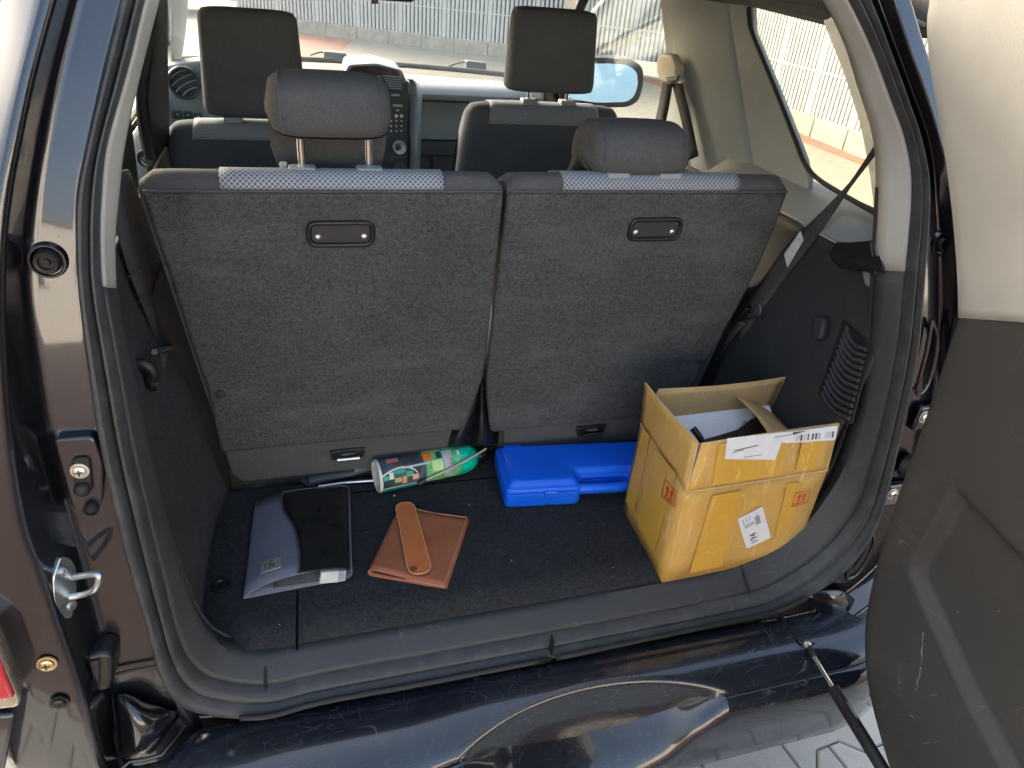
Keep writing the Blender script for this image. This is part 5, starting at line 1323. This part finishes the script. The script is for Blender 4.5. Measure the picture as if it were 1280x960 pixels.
for i, ch in enumerate("HEFD"):
    th = .80-.27*i; nrm_ = xh*math.cos(th)+V((0, 0, 1))*math.sin(th); tz = -xh*math.sin(th)+V((0, 0, 1))*math.cos(th)
    txt("lettering", ch, canpt(.146, th)+nrm_*.0006+tz*.003, -tz, -ca*-1, .011, INK, CAN)
hose = plain("clear_hose", (.45, .43, .36), .2, coat=.5)
tube("hose", cr([canpt(.085, -.18)+xh*.004, canpt(.12, .12)+xh*.004, canpt(.16, .42)+xh*.005+V((0, 0, .002)), canpt(.20, .7)+xh*.004+V((0, 0, .004)), canpt(.228, .9)+V((0, 0, .004))], 5), .0024, hose, CAN, n=8)
lathe("hose_fitting", canpt(.083, -.2)+xh*.004, ca*-1+V((0, 0, -.4)), [(.005, -.008), (.006, 0), (.006, .008), (.003, .01)], MT['gloss_plastic'], CAN, n=10)

# ---- dark jack handle pieces behind the can
hb_ = V((-.34, .43, FZ)); JH = thing("jack_handle", "dark grey plastic and steel jack handle lying behind the spray can", "jack handle", hb_)
gr = plain("dark_grey_plastic", (.06, .065, .07), .45)
tube("grip", cr([atZ((386, 601), .684), atZ((420, 594), .686), atZ((445, 590), .688)], 4), [.013, .0125, .012, .0115, .011, .0105, .010, .0095, .009], gr, JH, n=12, flat=.8)
tube("sleeve", [atZ((441, 588), .694), atZ((475, 579), .694)], .0105, plain("grey_plastic", (.10, .10, .105), .45), JH, n=12)
tube("rod", cr([atZ((398, 608), .677), atZ((435, 603), .677), atZ((478, 600), .677)], 4), .004, MT['zinc'], JH, n=8)
wd2 = [atZ(p, .676) for p in ((372, 600), (384, 598), (396, 608), (384, 609))]
prism("wedge", wd2, (0, 0, .008), plain("slate_plastic", (.09, .09, .11), .5), JH, bevel=.002)

# ---- grey and black document wallet
DO = V((-.365, .28, FZ)); DOC = thing("document_wallet", "grey and black leather document wallet lying on the boot floor with its lower edge open", "document wallet", DO)
GREYF = fabric("slate_grey_cloth", (.15, .15, .19), (.22, .22, .265), 900, .25, .0005)
BLK = plain("black_leather", (.012, .013, .014), .32, var=.3, scale=40, bump=.12, bs=300)
def sect(xl, xr_, y, h_, yl=None):
    P_ = [(xl, .005), (xl+.012, h_*.42), (xl+.045, h_*.82), ((xl+xr_)/2, h_), (xr_-.02, h_*.98), (xr_-.004, h_*.82), (xr_, h_*.5), (xr_-.003, .006), (xr_-.02, .002), ((xl+xr_)/2, .0015), (xl+.03, .002), (xl+.008, .0015)]
    return cr([V((x_, y, FZ+.001+z_)) for x_, z_ in P_], 4, True)
secs = []
for k in range(9):
    t = k/8; xl = -.463+.014*t; xr_ = -.284+.016*t; h_ = .036-.013*t
    s_ = sect(xl, xr_, 0, h_)
    for p in s_:
        u = (p.x-xl)/(xr_-xl); p.y = (.155+.012*u)+( .245-.012*u)*t
    secs.append(s_)
loft("cover", secs, GREYF, DOC, cv=True, solid=.0022, soff=-1, recalc=False)
# black flap on top with a curved edge
def topz(x_, y_):
    t = max(0, min(1, (y_-.16)/.24)); xl = -.463+.014*t; xr_ = -.284+.016*t; h_ = .036-.013*t
    u = (x_-xl)/(xr_-xl)
    pts_ = [(.0, .2), (.067, .42), (.25, .82), (.5, 1.0), (.89, .98), (.98, .82), (1.0, .5)]
    for (a, za), (b_, zb) in zip(pts_, pts_[1:]):
        if u <= b_: return FZ+.001+h_*(za+(zb-za)*max(0, (u-a))/(b_-a))
    return FZ+.001+h_*.5
ce = [(372, 722), (375, 715), (374, 690), (368, 662), (356, 640), (352, 625), (353, 613)]
rows = []
edge = cr([V((*atZ(p, .699).xy, 0)) for p in ce], 3)
for e_ in edge:
    t = max(0, min(1, (e_.y-.16)/.24)); xR = -.288+.016*t
    row = []
    for j in range(9):
        x_ = e_.x+(xR-e_.x)*j/8; row.append(V((x_, e_.y+(j/8)*(-.004), topz(x_, e_.y)+.0032)))
    rows.append(row)
fp = loft("leather_flap", rows, BLK, DOC, solid=.0016, soff=0, recalc=False)
tube("stitched_edge", [r[0]+V((0, 0, .0008)) for r in rows], .0016, plain("grey_edge_piping", (.07, .07, .075), .5), fp, n=6)
tube("stitched_edge", [p+V((0, 0, .0008)) for p in rows[-1]], .0013, plain("grey_edge_piping", (.07, .07, .075), .5), fp, n=6)
tube("stitched_edge", [r[-1]+V((0, 0, .0008)) for r in rows], .0013, plain("grey_edge_piping", (.07, .07, .075), .5), fp, n=6)
bd = [V((*atZ(p, .695).xy, 0)) for p in ((325, 717), (352, 714), (352, 699), (326, 702))]
bd = [V((p.x, p.y, topz(p.x, p.y)+.0022)) for p in bd]
bdg = prism("metal_badge", bd, (0, 0, .0012), plain("brushed_metal", (.62, .61, .57), .38, .7, var=.2, scale=300), DOC, bevel=.0004)
def bl_(u, v): return bd[0].lerp(bd[1], u).lerp(bd[3].lerp(bd[2], u), v)+V((0, 0, .0016))
for k in (0, 1):
    d = .26*k
    sheet("chevron_emblem", [bl_(.38+d*.9-.06*k, .22), bl_(.46+d*.9-.06*k, .22), bl_(.56+d*.5, .52), bl_(.50+d*.5, .58)], INK, bdg)
sheet("chevron_emblem", [bl_(.36, .55), bl_(.5, .85), bl_(.56, .8), bl_(.42, .5)], INK, bdg)
sheet("print_line", [bl_(.2, .25), bl_(.24, .25), bl_(.24, .75), bl_(.2, .75)], INK, bdg)
pp = [atY(p, .158) for p in ((399, 730), (402, 716), (424, 714), (422, 728))]
prism("paper", pp, (0, .012, -.001), plain("white_card", (.62, .64, .62), .6), DOC, bevel=.0005)
pp = [atY(p, .160) for p in ((422, 728), (424, 714), (433, 713), (432, 726))]
prism("paper", pp, (0, .012, -.001), plain("blue_card", (.30, .38, .48), .6), DOC, bevel=.0005)
for k in range(3):
    loft("inner_leaf", [[V((-.415+.11*i/8, .168, FZ+.006+.003*k)), V((-.415+.11*i/8, .36, FZ+.005+.002*k))][0:2] for i in range(9)], MT['dash_dark'], DOC, solid=.0008, recalc=False)

# ---- brown leather wallet with a strap
WO = V((-.155, .22, FZ)); WAL = thing("leather_wallet", "brown leather wallet with a tan strap lying on the boot floor", "wallet", WO)
LEA = NT("brown_leather"); co = LEA.coord(); g = LEA.noise(co, 14, 6, .7); f = LEA.noise(co, 420, 2)
LEA.col(LEA.mix(LEA.rng(g, .3, .75), (.33, .105, .050), (.43, .155, .078))); LEA.set(rough=.5, spec=.4); LEA.bump(f, .2, .0006)
TAN = NT("tan_leather"); co = TAN.coord(); g = TAN.noise(co, 30, 6, .75); TAN.col(TAN.mix(TAN.rng(g, .35, .8), (.56, .155, .050), (.64, .215, .075))); TAN.set(rough=.4, spec=.45); TAN.bump(g, .1, .001)
W0, W1, W2, W3 = atZ((459, 713), .684), atZ((556, 734), .676), atZ((585, 645), .680), atZ((497, 633), .686)   # front-left, front-right, back-right, back-left
rows = []
for i in range(13):
    t = i/12; A_ = W0.lerp(W3, t); B_ = W1.lerp(W2, t)
    hh_ = .013-.003*t
    P_ = [(0, .45), (.03, .85), (.12, 1.0), (.4, .75), (.8, .45), (.985, .34), (1.0, .2), (.985, .02), (.5, .0), (.1, .02), (.03, .1)]
    rows.append(cr([V((A_.x+(B_.x-A_.x)*u, A_.y+(B_.y-A_.y)*u, FZ+.0012+hh_*z_*1.25)) for u, z_ in P_], 3, True))
loft("cover", rows, LEA.m, WAL, cv=True, solid=.0018, soff=-1, recalc=False)
prism("inner_pocket", [W0.lerp(W1, .06)+V((.002, .006, -.010)), W0.lerp(W1, .5)+V((0, .006, -.008)), W3.lerp(W2, .5)+V((0, -.02, -.010)), W3.lerp(W2, .06)+V((0, -.02, -.010))], (0, 0, .004), MT['seal_dark'], WAL, bevel=.001)
a, b_ = atZ((505, 628), .689), atZ((526, 716), .690)
sdv = V(((b_-a).y, -(b_-a).x, 0)).normalized(); 
st = []
for t, w_ in ((0, .3), (.02, .7), (.05, .92), (.1, 1), (.4, 1.02), (.7, 1.08), (.9, 1.12), (.955, 1.02), (.985, .75), (1.0, .35)):
    c = a.lerp(b_, t); zt_ = .6875+.0025*math.sin(math.pi*t)
    st.append([V((*(c+sdv*k*w_*.0185).xy, zt_)) for k in (-1, -.9, -.33, .33, .9, 1)])
sp_ = loft("strap", st, TAN.m, WAL, solid=.0028, soff=0, recalc=False, bevel=.0006)
edge = [r[0]+V((0, 0, .0012)) for r in st]+[r[-1]+V((0, 0, .0012)) for r in st[::-1]]
tube("strap_edge", edge+[edge[0]], .0010, plain("pale_cut_leather", (.62, .38, .16), .6), sp_, n=6)
lathe("snap_button", V((*atZ((517, 710), .692).xy, .689)), (0, 0, 1), [(.0065, 0), (.0065, .0012), (.005, .002), (.003, .0016), (.0005, .0016)], plain("brown_snap", (.26, .07, .03), .35), sp_, n=18, cap=False)
lathe("snap_dent", V((*atZ((512, 684), .692).xy, .6905)), (0, 0, 1), [(.007, 0), (.0055, .0006), (.004, .0001), (.0005, .0003)], TAN.m, sp_, n=18, cap=False)
pale = plain("pale_cut_leather", (.55, .27, .16), .6)
for e_ in ([(.985, 0), (.985, 1)], [(.12, 1), (.5, 1), (.985, 1)], [(.5, 0), (.985, 0)]):
    tube("cut_edge", [W0.lerp(W1, u).lerp(W3.lerp(W2, u), t)*1.0 - V((0, 0, (W0.lerp(W1, u).lerp(W3.lerp(W2, u), t)).z-(FZ+.0022+.0125*(.75-.42*u if u > .2 else 1.25)))) for u, t in e_], .0009, pale, WAL, n=5)
# lint and crumbs on the carpet
random.seed(5); vs, fs = [], []
for _ in range(22):
    x_, y_ = random.uniform(-.5, .24), random.uniform(.09, .40); r_ = random.uniform(.0004, .0011); b0 = len(vs)
    ll = random.uniform(1, 5); a_ = random.uniform(0, 3.1)
    for k in range(4):
        vs.append(V((x_+r_*(ll if k % 2 else 1)*math.cos(a_+k*1.57), y_+r_*(ll if k % 2 else 1)*math.sin(a_+k*1.57), FZ+.0016)))
    vs.append(V((x_, y_, FZ+.0016+r_)))
    fs += [(b0+k, b0+(k+1) % 4, b0+4) for k in range(4)]
tag(mk("carpet_lint", vs, fs, plain("pale_lint", (.3, .29, .27), .9), CAR, smooth=False), kind="stuff")
c = atZ((493, 620), FZ+.002); lathe("crumb", c, (0, 0, 1), [(.002, 0), (.0024, .001), (.0005, .003)], white, CAR, n=7, cap=False)
